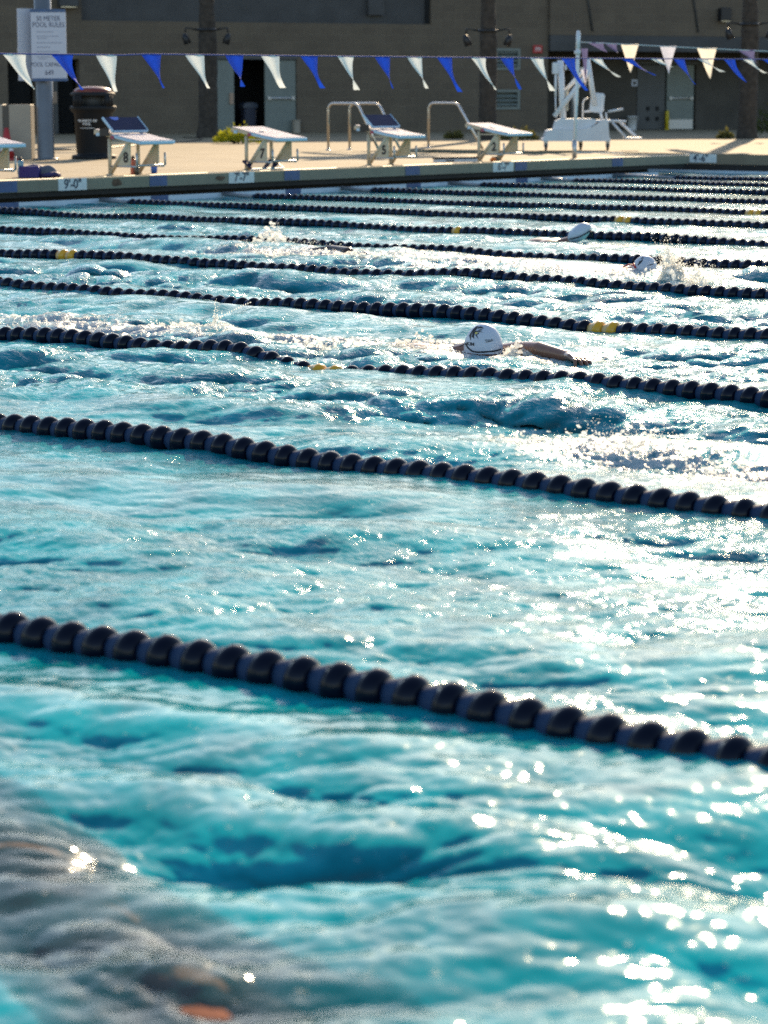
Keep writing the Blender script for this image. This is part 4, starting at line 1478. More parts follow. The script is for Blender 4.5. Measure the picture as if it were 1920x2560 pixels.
# ------------------------------------------------------------------ pool lift
LB = RX * ((390 / 5.53 + 1330 - 960) / 6044.4 * 42.957) + DX * 42.957
t = thing('pool_lift', (LB.x, LB.y, DZ), 'white wheeled pool lift with a hanging seat behind the thin pole', 'pool lift', rz=-YAW)
zz = lambda z: z - DZ
b = MB()
b.prism([(-0.36, zz(.475)), (0.82, zz(.475)), (0.82, zz(.52)), (0.80, zz(.56)), (0.78, zz(.80)), (0.72, zz(.86)), (0.50, zz(.72)), (0.3, zz(.675)), (-0.24, zz(.675)), (-0.29, zz(.65)), (-0.33, zz(.53)), (-0.36, zz(.515))], -0.28, 0.28, 'y')
b.build('base', 'white_plastic', t)
b = MB()
b.prism([(-0.17, zz(.677)), (0.40, zz(.677)), (0.55, zz(.76)), (0.58, zz(.845)), (0.5, zz(.865)), (-0.06, zz(.86)), (-0.13, zz(.82))], -0.2, 0.2, 'y')
b.build('battery_box', 'white_plastic', t)
for wx, wy in [(-0.30, -0.2), (0.19, -0.2), (0.34, 0.2), (0.79, -0.1)]:
    b = MB()
    b.tube([(wx - 0.02, wy, 0.065), (wx + 0.02, wy, 0.065)], 0.062, 14, 0, Matrix.Translation((0, 0, 0)))
    wh = b.build('caster', 'black', t)
    MB().box((wx - 0.035, wy - 0.02, 0.06), (wx + 0.035, wy + 0.02, zz(.474))).build('fork', 'steel_dull', wh)
MB().tube([(0.02, 0, zz(.70)), (-0.05, 0, zz(1.87))], 0.055, 14).build('mast', 'white_paint', t)
MB().box((-0.19, -0.07, zz(1.63)), (-0.075, 0.07, zz(1.83)), 0, None, 0.02).build('motor', 'white_plastic', t)
MB().box((0.03, -0.06, zz(1.70)), (0.06, 0.06, zz(1.79)), 0, None, 0.008).build('mast_cap', 'white_plastic', t)
b = MB()
b.tube([(-0.13, -0.03, zz(1.66)), (-0.13, -0.03, zz(1.25))], 0.022, 10)
b.tube([(-0.13, -0.03, zz(1.26)), (-0.12, -0.03, zz(.92))], 0.012, 10)
b.build('actuator', 'white_paint', t)
b = MB()
b.tube([(-0.15, -0.09, zz(.90)), (0.45, -0.09, zz(1.68))], 0.042, 12)
b.build('arm', 'white_paint', t)
b = MB()
b.tube([(0.02, 0.07, zz(1.31)), (0.42, 0.07, zz(1.76))], 0.034, 12)
b.build('arm', 'white_paint', t)
b = MB()
b.tube([(0.42, 0, zz(1.89)), (0.56, 0, zz(1.10))], 0.045, 12)
b.build('hanger', 'white_paint', t)
MB().box((0.04, -0.03, zz(1.0)), (0.10, 0.03, zz(1.36)), 0, None, 0.01).build('control_box', mat('control_cream', (0.5, 0.44, 0.34), 0.5), t)
# seat
b = MB()
b.box((0, -0.20, 0), (0.24, 0.20, 0.34), 0, Matrix.Translation((0.47, 0.06, zz(.98))) @ Matrix.Rotation(R(6), 4, 'Y') @ Matrix.Diagonal((1, .3, 1, 1)), 0.05)
bk = b.build('backrest', 'white_plastic', t)
b = MB()
b.box((0.52, -0.18, zz(.80)), (0.86, 0.2, zz(.845)), 0, None, 0.015)
b.tube([(0.82, -0.16, zz(.83)), (1.10, -0.16, zz(.815))], 0.022, 10)
b.tube([(0.82, 0.14, zz(.83)), (1.08, 0.14, zz(.80))], 0.018, 10)
b.build('seat', 'white_plastic', t)
b = MB()
b.tube([(0.78, -0.2, zz(.985)), (1.04, -0.22, zz(1.03))], 0.022, 10)
b.build('armrest', 'white_plastic', t)
b = MB()
b.tube([(0.39, 0.16, zz(.98)), (0.74, 0.16, zz(1.02))], 0.020, 10)
b.build('armrest', 'white_plastic', t)
b = MB()
b.tube([(0.46, 0.2, zz(1.215)), (0.40, 0.2, zz(1.20)), (0.37, 0.2, zz(1.13)), (0.37, 0.2, zz(.86))], 0.014, 8)
b.build('grab_hoop', 'white_paint', t)
b = MB()
b.tube([(0.66, -0.02, zz(.97)), (0.70, -0.02, zz(.83))], 0.022, 8)
b.build('seat_strut', 'white_paint', t)
MB().tube([(0.75, -0.1, zz(.97)), (0.77, -0.1, zz(.83))], 0.014, 8).build('seat_strut', 'white_paint', t)
b = MB()
b.tube([(0.86, -0.16, zz(.80)), (1.10, -0.18, zz(.53))], 0.022, 10)
b.tube([(1.02, 0.14, zz(.80)), (1.30, 0.12, zz(.56))], 0.026, 10)
b.build('leg_rest', 'white_plastic', t)
b = MB()
b.box((1.08, -0.26, zz(.515)), (1.38, 0.2, zz(.54)), 0, None, 0.01)
b.build('footplate', 'white_plastic', t)

# thin cable lying across the deck
t = thing('cable', (33.0, 31.8, DZ + 0.012), 'thin dark cable lying across the deck behind block eight towards the bush', 'cable')
b = MB()
b.tube([(x - 33.0, y - 31.8, 0.0) for x, y in [(29.8, 30.6), (30.9, 30.75), (32.65, 31.56), (33.91, 32.26), (35.94, 33.42), (37.47, 34.18), (39.0, 35.1), (40.6, 36.5), (41.2, 37.6)]], 0.012, 6)
b.build('jacket', 'black', t)

# ------------------------------------------------------------------ swimmers
def water_z(x, y):
    return float(big_height(np.array([x]), np.array([y]))[0])

def reg(parent, c, r_, aw=False):
    p = Matrix.Translation(parent.location) @ Matrix.Rotation(parent.rotation_euler.z, 4, 'Z') @ Vector(c)
    BODIES.append((tuple(p), r_, parent.rotation_euler.z, aw))

def reg_trunk(parent, dz):
    for c, r_ in (((0, 0.12, -0.03), (0.06, 0.1, 0.06)), ((0, 0.27, -0.065), (0.205, 0.13, 0.075)), ((0, 0.40, -0.095), (0.185, 0.22, 0.105)), ((0, 0.64, -0.14), (0.15, 0.22, 0.095)), ((0, 0.86, -0.19), (0.165, 0.19, 0.105))):
        reg(parent, (c[0], c[1], c[2] + dz), r_)

def soft_body(b, name, matn, parent, voxel=0.006, it=8):
    o = b.build(name, matn, parent)
    rm = o.modifiers.new('skin_over', 'REMESH')
    rm.mode = 'VOXEL'
    rm.voxel_size = voxel
    rm.use_smooth_shade = True
    sm = o.modifiers.new('soften', 'SMOOTH')
    sm.factor = 0.5
    sm.iterations = it
    return o

def limb(b, pts, rad):
    b.tube(pts, rad, 14)
    for p, r_ in zip(pts, rad):
        b.ell(p, (r_, r_, r_), 12, 8)

def prone_body(b, dz=0.0, tilt=0.16, sy=1.0):
    """trunk and legs behind the head (head at the origin, swimming towards -Y)"""
    b.tube([(0, 0.05, -0.01 + dz), (0, 0.20, -0.06 + dz)], [0.058, 0.066], 14)
    b.ell((0, 0.27, -0.065 + dz), (0.205, 0.13, 0.075), 20, 12)
    b.ell((0, 0.40, -0.095 + dz), (0.185, 0.22, 0.105), 20, 12)
    b.ell((0, 0.64, -0.14 + dz), (0.150, 0.22, 0.095), 20, 12)
    b.ell((0, 0.86, -0.19 + dz), (0.165, 0.19, 0.105), 20, 12)
    for s_ in (-1, 1):
        limb(b, [(s_ * 0.085, 0.92, -0.20 + dz), (s_ * 0.10, 1.30, -0.28 + dz), (s_ * 0.09, 1.68, -0.30 + dz), (s_ * 0.08, 1.85, -0.30 + dz)], [0.085, 0.06, 0.042, 0.03])

def face(b, dz=0.0):
    """face turned down and forward into the water"""
    b.ell((0, -0.092, -0.060 + dz), (0.016, 0.022, 0.018), 10, 8)      # nose
    b.ell((0, -0.075, -0.095 + dz), (0.045, 0.030, 0.020), 12, 8)      # mouth and jaw
    for s_ in (-1, 1):
        b.ell((s_ * 0.033, -0.088, -0.030 + dz), (0.018, 0.012, 0.013), 10, 6)   # brow and eye
        b.ell((s_ * 0.084, 0.015, -0.025 + dz), (0.012, 0.022, 0.032), 10, 8)    # ears

def hand(b, wrist, fwd, up, size=1.0, sgn=1):
    """palm, four fingers of different length and a thumb from the palm's side"""
    f_ = Vector(fwd).normalized()
    u = (Vector(up) - f_ * Vector(up).dot(f_)).normalized()
    s_ = f_.cross(u) * sgn
    w_ = Vector(wrist)
    P = lambda a, c, d: tuple(w_ + f_ * a * size + s_ * c * size + u * d * size)
    for c in (-0.028, -0.010, 0.010, 0.027):
        b.tube([P(0.0, c * 0.55, 0), P(0.045, c * 0.9, 0.006), P(0.085, c, 0.003)], [0.017 * size, 0.0155 * size, 0.0125 * size], 12)
    for c, l_, sp in ((-0.030, 0.066, -0.20), (-0.010, 0.080, -0.05), (0.011, 0.076, 0.06), (0.030, 0.058, 0.22)):
        k1 = (0.085 + l_ * 0.45, c + sp * l_ * 0.45, 0.004)
        k2 = (0.085 + l_ * 0.78, c + sp * l_ * 0.80, -0.012)
        k3 = (0.085 + l_ * 0.98, c + sp * l_, -0.030)
        b.tube([P(0.078, c, 0.003), P(*k1), P(*k2), P(*k3)], [0.0095 * size, 0.0088 * size, 0.008 * size, 0.006 * size], 10)
        b.ell(P(*k3), (0.006 * size,) * 3, 8, 6)
    b.tube([P(0.018, -0.022, -0.004), P(0.045, -0.050, -0.012), P(0.072, -0.062, -0.024), P(0.09, -0.062, -0.034)], [0.014 * size, 0.0115 * size, 0.0095 * size, 0.007 * size], 10)

class Dome:
    """half ellipsoid of a cap, with a way to lay flat marks on the side seen from the photographer's side"""
    def __init__(s, c, r):
        s.c, s.r = Vector(c), r
    def mesh(s, cut=-0.05, rot=None, n=40, m=22):
        b = MB()
        v, f = [], []
        for i in range(m + 1):
            th = (math.pi / 2 + 0.12) * i / m
            for k in range(n):
                a = 2 * math.pi * k / n
                d = Vector((math.sin(th) * math.cos(a), math.sin(th) * math.sin(a), math.cos(th)))
                w_ = 1 + 0.012 * mnoise.noise((d.x * 3, d.y * 3, d.z * 4)) + 0.006 * mnoise.noise((d.x * 9, d.y * 9, d.z * 6))
                p = Vector((d.x * s.r[0], d.y * s.r[1], d.z * s.r[2])) * w_
                v.append(s.c + p)
        for i in range(m):
            for k in range(n):
                k2 = (k + 1) % n
                f.append((i * n + k, (i + 1) * n + k, (i + 1) * n + k2, i * n + k2))
        b.add(v, f, 0, True)
        return b
    def at(s, r_, z, off=0.0016):
        a, b_, c_ = [q * 1.0 for q in s.r]
        # p = r*RX - t*DX + z ; solve for t
        A = (DX.x / a) ** 2 + (DX.y / b_) ** 2
        B = -2 * (r_ * RX.x * DX.x / a ** 2 + r_ * RX.y * DX.y / b_ ** 2)
        C = (r_ * RX.x / a) ** 2 + (r_ * RX.y / b_) ** 2 + (z / c_) ** 2 - 1
        D = max(B * B - 4 * A * C, 0)
        t_ = (-B + math.sqrt(D)) / (2 * A)
        p = RX * r_ - DX * t_ + Vector((0, 0, z))
        n_ = Vector((p.x / a ** 2, p.y / b_ ** 2, p.z / c_ ** 2)).normalized()
        return s.c + p + n_ * off
    def marks(s, polys, name, matn, parent, off=0.0022):
        b = MB()
        for poly in polys:
            b.add([s.at(x, z, off) for x, z in poly], [tuple(range(len(poly)))])
        return b.build(name, matn, parent, fix=False)

# swimmer stretching an arm forward, white cap with lettering
hx, hy = 9.89, 7.01
hz = -0.004
t = thing('person', (hx, hy, hz), 'swimmer in a white lettered cap stretching one arm forward along the lane', 'person', 'swimmers in the pool')
b = MB()
b.ell((0, 0, 0.022), (0.083, 0.099, 0.112), 24, 16)
face(b)
prone_body(b, 0.015)
reg_trunk(t, 0.015)
b.ell((-0.10, 0.22, -0.045), (0.08, 0.09, 0.055), 16, 10)
ax, ay = 9.70 - hx, 6.24 - hy
az = water_z(9.72, 6.30) * 0.5 - hz
limb(b, [(0.17, 0.22, -0.05), (0.14, 0.03, -0.022), (0.085, -0.16, 0.020 + az * .3)], [0.056, 0.049, 0.043])
limb(b, [(0.085, -0.16, 0.020 + az * .3), (0.030, -0.32, 0.034 + az * .5), (-0.045, -0.52, 0.026 + az), (-0.058, -0.55, 0.025 + az)], [0.043, 0.041, 0.028, 0.027])
hand(b, (-0.058, -0.555, 0.026 + az), (-0.46, -0.86, -0.12), (0.1, -0.1, 1), 1.12, 1)
limb(b, [(-0.17, 0.28, -0.07), (-0.22, 0.15, -0.22), (-0.18, 0.32, -0.40)], [0.055, 0.045, 0.035])
soft_body(b, 'body', 'skin', t, 0.0042, 5)
dm = Dome((0, 0, 0.018), (0.089, 0.104, 0.130))
cp = dm.mesh().build('swim_cap', 'cap_white', t)
def letters(dome, txt, r_, z, size, parent, name, matn='ink', bold=0.0, sx=1.0, slant=0.0):
    v, f = text_mesh(txt, size, bold=bold)
    b = MB()
    b.add([dome.at(r_ + p[0] * sx + slant * p[1], z + p[1], 0.0024) for p in v], f)
    return b.build(name, matn, parent, fix=False)
letters(dm, 'KIM', -0.0665, 0.031, 0.0225, cp, 'lettering', 'ink', 0.0005)
letters(dm, 'speedo', 0.024, 0.055, 0.0135, cp, 'logo_lettering', 'ink', 0.0, 1.1)
dm.marks([[(0.000, 0.0425), (0.016, 0.0475), (0.047, 0.0520), (0.030, 0.0465), (0.018, 0.0440)]], 'logo_mark', 'ink', cp)
E_ = lambda pts: [((x - 640) * 0.000193, (800 - y) * 0.000193) for x, y in pts]
dm.marks([E_(p) for p in [
    [(265, 430), (300, 545), (312, 450), (330, 380), (300, 372)], [(330, 460), (360, 470), (390, 500), (385, 420), (420, 330), (360, 330)],
    [(415, 400), (495, 497), (455, 400), (440, 380)], [(400, 330), (520, 320), (630, 335), (520, 300), (430, 300)],
    [(455, 400), (500, 370), (520, 330), (495, 345), (465, 380)], [(300, 370), (330, 380), (380, 300), (440, 240), (520, 195), (450, 200), (370, 270)],
    [(470, 245), (540, 235), (650, 240), (590, 215), (615, 208), (560, 192), (500, 215)], [(480, 290), (560, 290), (600, 262), (540, 262)],
    [(350, 330), (400, 322), (470, 240), (440, 235)]]], 'emblem', 'ink', cp)
dm.marks([E_([(412, 350), (425, 388), (460, 372), (490, 338), (440, 335)])], 'emblem_gold', 'gold', cp, 0.0028)
b = MB()
pts = [dm.at(x, z, 0.002) for x, z in [(-0.090, 0.030), (-0.078, 0.012), (-0.060, -0.002), (-0.035, -0.006), (0.0, -0.004), (0.05, 0.0), (0.082, 0.006)]]
b.tube(pts, 0.0042, 8)
b.tube([pts[0], pts[0] + RX * -0.03 + Vector((0, 0, -0.015))], 0.003, 6)
b.build('goggle_strap', 'black', t)

# swimmer with the tilted cap
hx, hy = 18.03, 11.75
hz = water_z(hx, hy) * 0.5 + 0.03
t = thing('person', (hx, hy, hz), 'swimmer with a tilted white cap crossed by a black strap, far lane at right', 'person', 'swimmers in the pool')
b = MB()
Mr = Matrix.Translation((0, 0, 0.055)) @ Matrix.Rotation(R(38), 4, -DX)
Mh = Matrix.Translation((0, 0, 0.055)) @ Matrix.Rotation(-R(38), 4, DX) @ Matrix.Rotation(-YAW, 4, 'Z')
b.ell((-0.015, 0, -0.005), (0.098, 0.075, 0.062), 22, 14, 0, Mh)
prone_body(b, -0.01)
face(b, -0.03)
soft_body(b, 'body', 'skin', t, 0.008)
b = MB()
b.ell((0.0, 0, 0.0), (0.118, 0.088, 0.070), 30, 18, 0, Mh)
for i in range(len(b.v)):   # pull the crown end up into a blunt knob
    p = Vector(b.v[i])
    b.v[i] = tuple(p * (1 + 0.05 * mnoise.noise((p.x * 14, p.y * 14, p.z * 14))))
cp = b.build('swim_cap', 'cap_white', t)
b = MB()
sp = []
for i in range(15):
    s_ = i / 14
    r_, z = -0.094 + 0.19 * s_, 0.004 + 0.075 * s_ - 0.012 * math.sin(math.pi * s_)
    sp.append(RX * r_ - DX * (0.088 * math.sqrt(max(0, 1 - (1.55 * (s_ - .5)) ** 2)) * 0.98 + 0.004) + Vector((0, 0, z)))
b.tube(sp, 0.0055, 8)
b.tube([sp[-2], RX * 0.105 - DX * 0.04 + Vector((0, 0, 0.065)), RX * 0.110 - DX * 0.03 + Vector((0, 0, 0.02))], 0.005, 8)
b.build('goggle_strap', 'black', t)

# swimmer with red strap
hx, hy = 14.53, 8.92
hz = water_z(hx, hy) - 0.012
t = thing('person', (hx, hy, hz), 'swimmer in a white cap with a red strap beside a tall burst of spray', 'person', 'swimmers in the pool')
b = MB()
b.ell((0, 0, 0.0), (0.078, 0.088, 0.092), 22, 14)
face(b)
prone_body(b, -0.005)
soft_body(b, 'body', 'skin', t, 0.008)
dm3 = Dome((0, 0, 0.0), (0.084, 0.092, 0.105))
cp = dm3.mesh().build('swim_cap', 'cap_white', t)
dm3.marks([[(-0.06, 0.035), (-0.045, 0.062), (-0.02, 0.078), (-0.03, 0.06), (-0.05, 0.04)], [(-0.05, 0.058), (-0.03, 0.088), (-0.012, 0.092), (-0.03, 0.07)],
           [(0.0, 0.036), (0.03, 0.046), (0.058, 0.05), (0.035, 0.04)]], 'emblem', 'ink', cp)
b = MB()
b.tube([dm3.at(-0.075, 0.035, 0.002), RX * -0.115 + Vector((0, 0, 0.04)), RX * -0.155 + Vector((0, 0, 0.022))], 0.0055, 8)
b.tube([dm3.at(-0.078, 0.045, 0.002), dm3.at(-0.07, 0.02, 0.004), dm3.at(-0.065, 0.004, 0.004)], 0.009, 8)
b.build('goggle_strap', 'red', t)

# swimmer half hidden in the spray, left of middle
hx, hy = 14.95, 11.75
hz = water_z(hx, hy)
t = thing('person', (hx, hy, hz), 'dark swimmer mostly hidden in spray, only the back and one arm breaking the surface', 'person', 'swimmers in the pool')
b = MB()
b.ell((0, 0, -0.05), (0.075, 0.095, 0.10), 20, 14)
face(b, -0.06)
reg_trunk(t, -0.01)
prone_body(b, -0.01)
limb(b, [(0.18, 0.3, 0.02), (0.24, 0.52, 0.035), (0.22, 0.80, 0.0)], [0.055, 0.045, 0.035])
hand(b, (0.22, 0.80, 0.0), (0, 1, -0.4), (0, 0.3, 1), 1.0, -1)
limb(b, [(-0.18, 0.25, -0.02), (-0.12, -0.1, -0.01), (-0.06, -0.42, -0.05)], [0.052, 0.045, 0.033])
soft_body(b, 'body', 'skin_dark', t, 0.008)
MB().ell((0, 0.0, -0.042), (0.08, 0.10, 0.103), 20, 14).build('swim_cap', 'suit', t)

# swimmer cut by the right edge
hx, hy = 6.98, 3.62
hz = water_z(hx, hy) - 0.01
t = thing('person', (hx, hy, hz), 'tanned swimmer under foam, cut off by the right edge of the picture', 'person', 'swimmers in the pool')
b = MB()
b.ell((0, 0, -0.01), (0.078, 0.098, 0.105), 20, 14)
face(b)
prone_body(b, -0.035)
limb(b, [(0.17, 0.24, -0.05), (0.27, 0.10, 0.05), (0.20, -0.12, 0.0)], [0.056, 0.046, 0.035])
hand(b, (0.20, -0.12, 0.0), (-0.2, -1, -0.35), (0, -0.2, 1), 1.0, 1)
soft_body(b, 'body', 'skin', t, 0.007)
MB().ell((0, 0.0, 0.0), (0.084, 0.103, 0.112), 20, 14).build('swim_cap', 'cap_white', t)

# swimmer in the nearest lane: blurred wet back in the lower left corner
wet = mat('wet_skin', (0.38, 0.17, 0.105), 0.8, spec=0.0, noise=0.45, nscale=6)
t_ = wet.node_tree
_b = t_.nodes['Principled BSDF']
_tc = t_.nodes.new('ShaderNodeTexCoord')
_mp = t_.nodes.new('ShaderNodeMapping')
_mp.inputs['Scale'].default_value = (1.5, 0.55, 1.0)
_mp.inputs['Rotation'].default_value = (0, 0, R(28))
_n = t_.nodes.new('ShaderNodeTexNoise')
_n.inputs['Scale'].default_value = 11
_n.inputs['Detail'].default_value = 4
_n.inputs['Distortion'].default_value = 0.8
_bp = t_.nodes.new('ShaderNodeBump')
_bp.inputs['Strength'].default_value = 0.35
_bp.inputs['Distance'].default_value = 0.035
t_.links.new(_tc.outputs['Object'], _mp.inputs[0])
t_.links.new(_mp.outputs[0], _n.inputs['Vector'])
t_.links.new(_n.outputs['Fac'], _bp.inputs['Height'])
t_.links.new(_bp.outputs[0], _b.inputs['Normal'])
M['wet_skin'] = wet
wets = wet.copy()
wets.name = 'wet_suit'
_b2 = wets.node_tree.nodes['Principled BSDF']
for l_ in list(wets.node_tree.links):
    if l_.to_socket == _b2.inputs['Base Color']:
        wets.node_tree.links.remove(l_)
_b2.inputs['Base Color'].default_value = (0.050, 0.036, 0.036, 1)
M['wet_suit'] = wets
t = thing('person', (2.27, 1.81, -0.074), 'blurred swimmer nearest the camera, dark back just under water in the lower left corner', 'person', 'swimmers in the pool', rz=R(-21))
b = MB()
b.ell((0, 0, -0.02), (0.078, 0.098, 0.105), 20, 14)
face(b, -0.03)
b.tube([(0, 0.05, -0.02), (0, 0.22, -0.02)], [0.06, 0.07], 14)
TR = [((0.0, 0.70, -0.052), (0.208, 0.30, 0.120)), ((0.01, 1.05, -0.055), (0.205, 0.30, 0.122)), ((0.0, 0.44, -0.046), (0.222, 0.26, 0.118)), ((0.0, 0.33, -0.045), (0.225, 0.18, 0.105)), ((0.0, 0.56, -0.050), (0.215, 0.28, 0.125)), ((0.0, 0.88, -0.062), (0.190, 0.30, 0.115)), ((0.02, 1.20, -0.050), (0.215, 0.28, 0.130))]
for c, r_ in TR:
    b.ell(c, r_, 24, 16)
    reg(t, c, r_, True)
for s_ in (-1, 1):
    limb(b, [(s_ * 0.10, 1.30, -0.05), (s_ * 0.12, 1.70, -0.06), (s_ * 0.10, 2.05, -0.10), (s_ * 0.09, 2.25, -0.11)], [0.112, 0.085, 0.055, 0.035])
    reg(t, (s_ * 0.11, 1.55, -0.055), (0.10, 0.40, 0.10), True)
for s_ in (-1, 1):
    reg(t, (s_ * 0.19, 0.28, -0.075), (0.08, 0.15, 0.072), True)
limb(b, [(0.17, 0.30, -0.10), (0.25, 0.02, -0.13), (0.18, -0.28, -0.10)], [0.062, 0.05, 0.04])
hand(b, (0.18, -0.28, -0.10), (-0.1, -1, -0.2), (0, 0, 1), 1.0, 1)
limb(b, [(-0.18, 0.32, -0.08), (-0.28, 0.55, -0.10), (-0.24, 0.82, -0.12)], [0.062, 0.05, 0.04])
hand(b, (-0.24, 0.82, -0.12), (0, 1, -0.2), (0, 0, 1), 1.0, -1)
soft_body(b, 'body', 'wet_skin', t, 0.010, 10)
b = MB()
b.ell((-0.045, 1.22, -0.047), (0.165, 0.25, 0.123), 26, 16)
b.ell((-0.06, 0.56, -0.047), (0.150, 0.25, 0.119), 26, 16)
b.ell((-0.035, 0.88, -0.058), (0.150, 0.32, 0.110), 26, 16)
soft_body(b, 'swimsuit', 'wet_suit', t, 0.010, 6)
build_water()

# ------------------------------------------------------------------ splashes
sm_ = bpy.data.materials.new('splash')
sm_.use_nodes = True
t_ = sm_.node_tree
t_.nodes.clear()
_o = t_.nodes.new('ShaderNodeOutputMaterial')
_p = t_.nodes.new('ShaderNodeBsdfPrincipled')
_p.inputs['Base Color'].default_value = (0.82, 0.84, 0.82, 1)
_p.inputs['Roughness'].default_value = 0.08
_p.inputs['IOR'].default_value = 1.33
_t = t_.nodes.new('ShaderNodeBsdfTranslucent')
_t.inputs['Color'].default_value = (1.0, 0.98, 0.93, 1)
_m = t_.nodes.new('ShaderNodeMixShader')
_m.inputs[0].default_value = 0.78
t_.links.new(_p.outputs[0], _m.inputs[1])
t_.links.new(_t.outputs[0], _m.inputs[2])
_c = t_.nodes.new('ShaderNodeBsdfTransparent')
_m2 = t_.nodes.new('ShaderNodeMixShader')
_m2.inputs[0].default_value = 0.32
t_.links.new(_m.outputs[0], _m2.inputs[1])
t_.links.new(_c.outputs[0], _m2.inputs[2])
t_.links.new(_m2.outputs[0], _o.inputs[0])
M['splash'] = sm_
ICO_V, ICO_F = [], []
import bmesh
_bm = bmesh.new()
bmesh.ops.create_icosphere(_bm, subdivisions=1, radius=1)
ICO_V = np.array([v.co[:] for v in _bm.verts])
ICO_F = np.array([[v.index for v in f.verts] for f in _bm.faces])
_bm.free()

def splash(name, label, pts, seed):
    """pts: list of (x, y, z, rx, ry, rz) droplets and threads of water"""
    P = np.array([p[:3] for p in pts])
    S = np.array([p[3:6] for p in pts])
    rng = np.random.default_rng(seed)
    n = len(P)
    # random orientation about z and slight tilt via stretch axis
    V = ICO_V[None] * S[:, None, :]
    a = rng.uniform(0, 6.28, n)
    c, s_ = np.cos(a)[:, None], np.sin(a)[:, None]
    tl = rng.normal(0, 0.5, n)[:, None]
    x, y, z = V[..., 0], V[..., 1], V[..., 2]
    x, z = x * np.cos(tl) + z * np.sin(tl), -x * np.sin(tl) + z * np.cos(tl)
    V = np.stack([c * x - s_ * y, s_ * x + c * y, z], -1)
    o0 = P.mean(0)
    o0[2] = 0
    V = (V + P[:, None] - o0).reshape(-1, 3)
    F = (ICO_F[None] + (np.arange(n) * len(ICO_V))[:, None, None]).reshape(-1, 3)
    me = bpy.data.meshes.new(name)
    me.vertices.add(len(V))
    me.vertices.foreach_set('co', V.astype(np.float32).ravel())
    me.loops.add(F.size)
    me.loops.foreach_set('vertex_index', F.ravel().astype(np.int32))
    me.polygons.add(len(F))
    me.polygons.foreach_set('loop_start', np.arange(0, F.size, 3, dtype=np.int32))
    me.polygons.foreach_set('use_smooth', np.ones(len(F), bool))
    me.update(calc_edges=True)
    me.materials.append(M['splash'])
    o = bpy.data.objects.new(name, me)
    COL.objects.link(o)
    o.location = o0
    return tag(o, label, 'splash', None, 'stuff')

def white_water(parent, rng, cx, cy, rx, ry, rot, h, n, rmin, rmax, voxel):
    """connected lumps and tongues of white water, one skin"""
    b = MB()
    c, s_ = math.cos(rot), math.sin(rot)
    o0 = parent.location
    for _ in range(n):
        a, q = rng.uniform(0, 6.283), rng.random() ** 0.6
        u, v = rx * q * math.cos(a), ry * q * math.sin(a)
        x, y = cx + c * u - s_ * v, cy + s_ * u + c * v
        g = max(0.0, mnoise.noise((x * 9, y * 9, 4.4)) * 1.3 + 0.35)
        z = water_z(x, y) + h * (1 - q * q) * g * rng.random()
        r_ = (rmin + (rmax - rmin) * rng.random() ** 2) * (1 - 0.5 * rng.random() * z / (h + 0.02))
        st = rng.uniform(0.6, 2.4)
        b.ell((x - o0.x, y - o0.y, z), (r_ * rng.uniform(.7, 1.4), r_ * st, r_ * rng.uniform(.5, 1.6) / (0.5 + 0.5 * st)), 7, 5)
    o = b.build('white_water', 'splash', parent, fix=False)
    rm = o.modifiers.new('skin_over', 'REMESH')
    rm.mode = 'VOXEL'
    rm.voxel_size = voxel
    rm.use_smooth_shade = True
    o['kind'] = 'stuff'
    return o

def froth(rng, cx, cy, rx, ry, rot, h, n, smin=0.004, smax=0.016):
    n = int(n * 0.8)
    """lumpy low froth over an ellipse"""
    out = []
    c, s_ = math.cos(rot), math.sin(rot)
    for _ in range(n):
        a, q = rng.uniform(0, 6.283), rng.random() ** 0.7
        u, v = rx * q * math.cos(a), ry * q * math.sin(a)
        x, y = cx + c * u - s_ * v, cy + s_ * u + c * v
        lump_ = 0.5 + 0.5 * mnoise.noise((x * 7, y * 7, seed_ := 1.7))
        z = h * max(0, (1 - q * q)) * lump_ * rng.random() ** 0.7
        r_ = (smin * 0.5 + (smax * 0.75 - smin * 0.5) * rng.random() ** 2.4) * (1 - 0.4 * z / max(h, 1e-3))
        out.append((x, y, z + 0.005, r_ * rng.uniform(.7, 1.7), r_ * rng.uniform(.7, 1.5), r_ * rng.uniform(.5, 1.0)))
    return out

def plume(rng, x, y, dx, dy, h, w_, n, smin=0.002, smax=0.011):
    """spray thrown upwards in streaks"""
    out = []
    k = max(3, n // 60)
    streaks = [(rng.normal(0, 1), rng.normal(0, 1), rng.uniform(0.35, 1.0)) for _ in range(k)]
    for _ in range(n):
        sx, sy, sh = streaks[rng.integers(k)]
        t_ = rng.random() ** 1.5
        z = h * sh * t_
        sp = w_ * (0.45 + 0.55 * t_)
        r_ = (smin * 0.5 + (smax - smin * 0.5) * rng.random() ** 2.2) * (1 - 0.7 * t_)
        out.append((x + dx * t_ + sx * sp * .5 + rng.normal(0, w_ * .10), y + dy * t_ + sy * sp * .5 + rng.normal(0, w_ * .10), z + rng.normal(0, 0.006), r_, r_, r_ * rng.uniform(1, 2.2)))
    return out

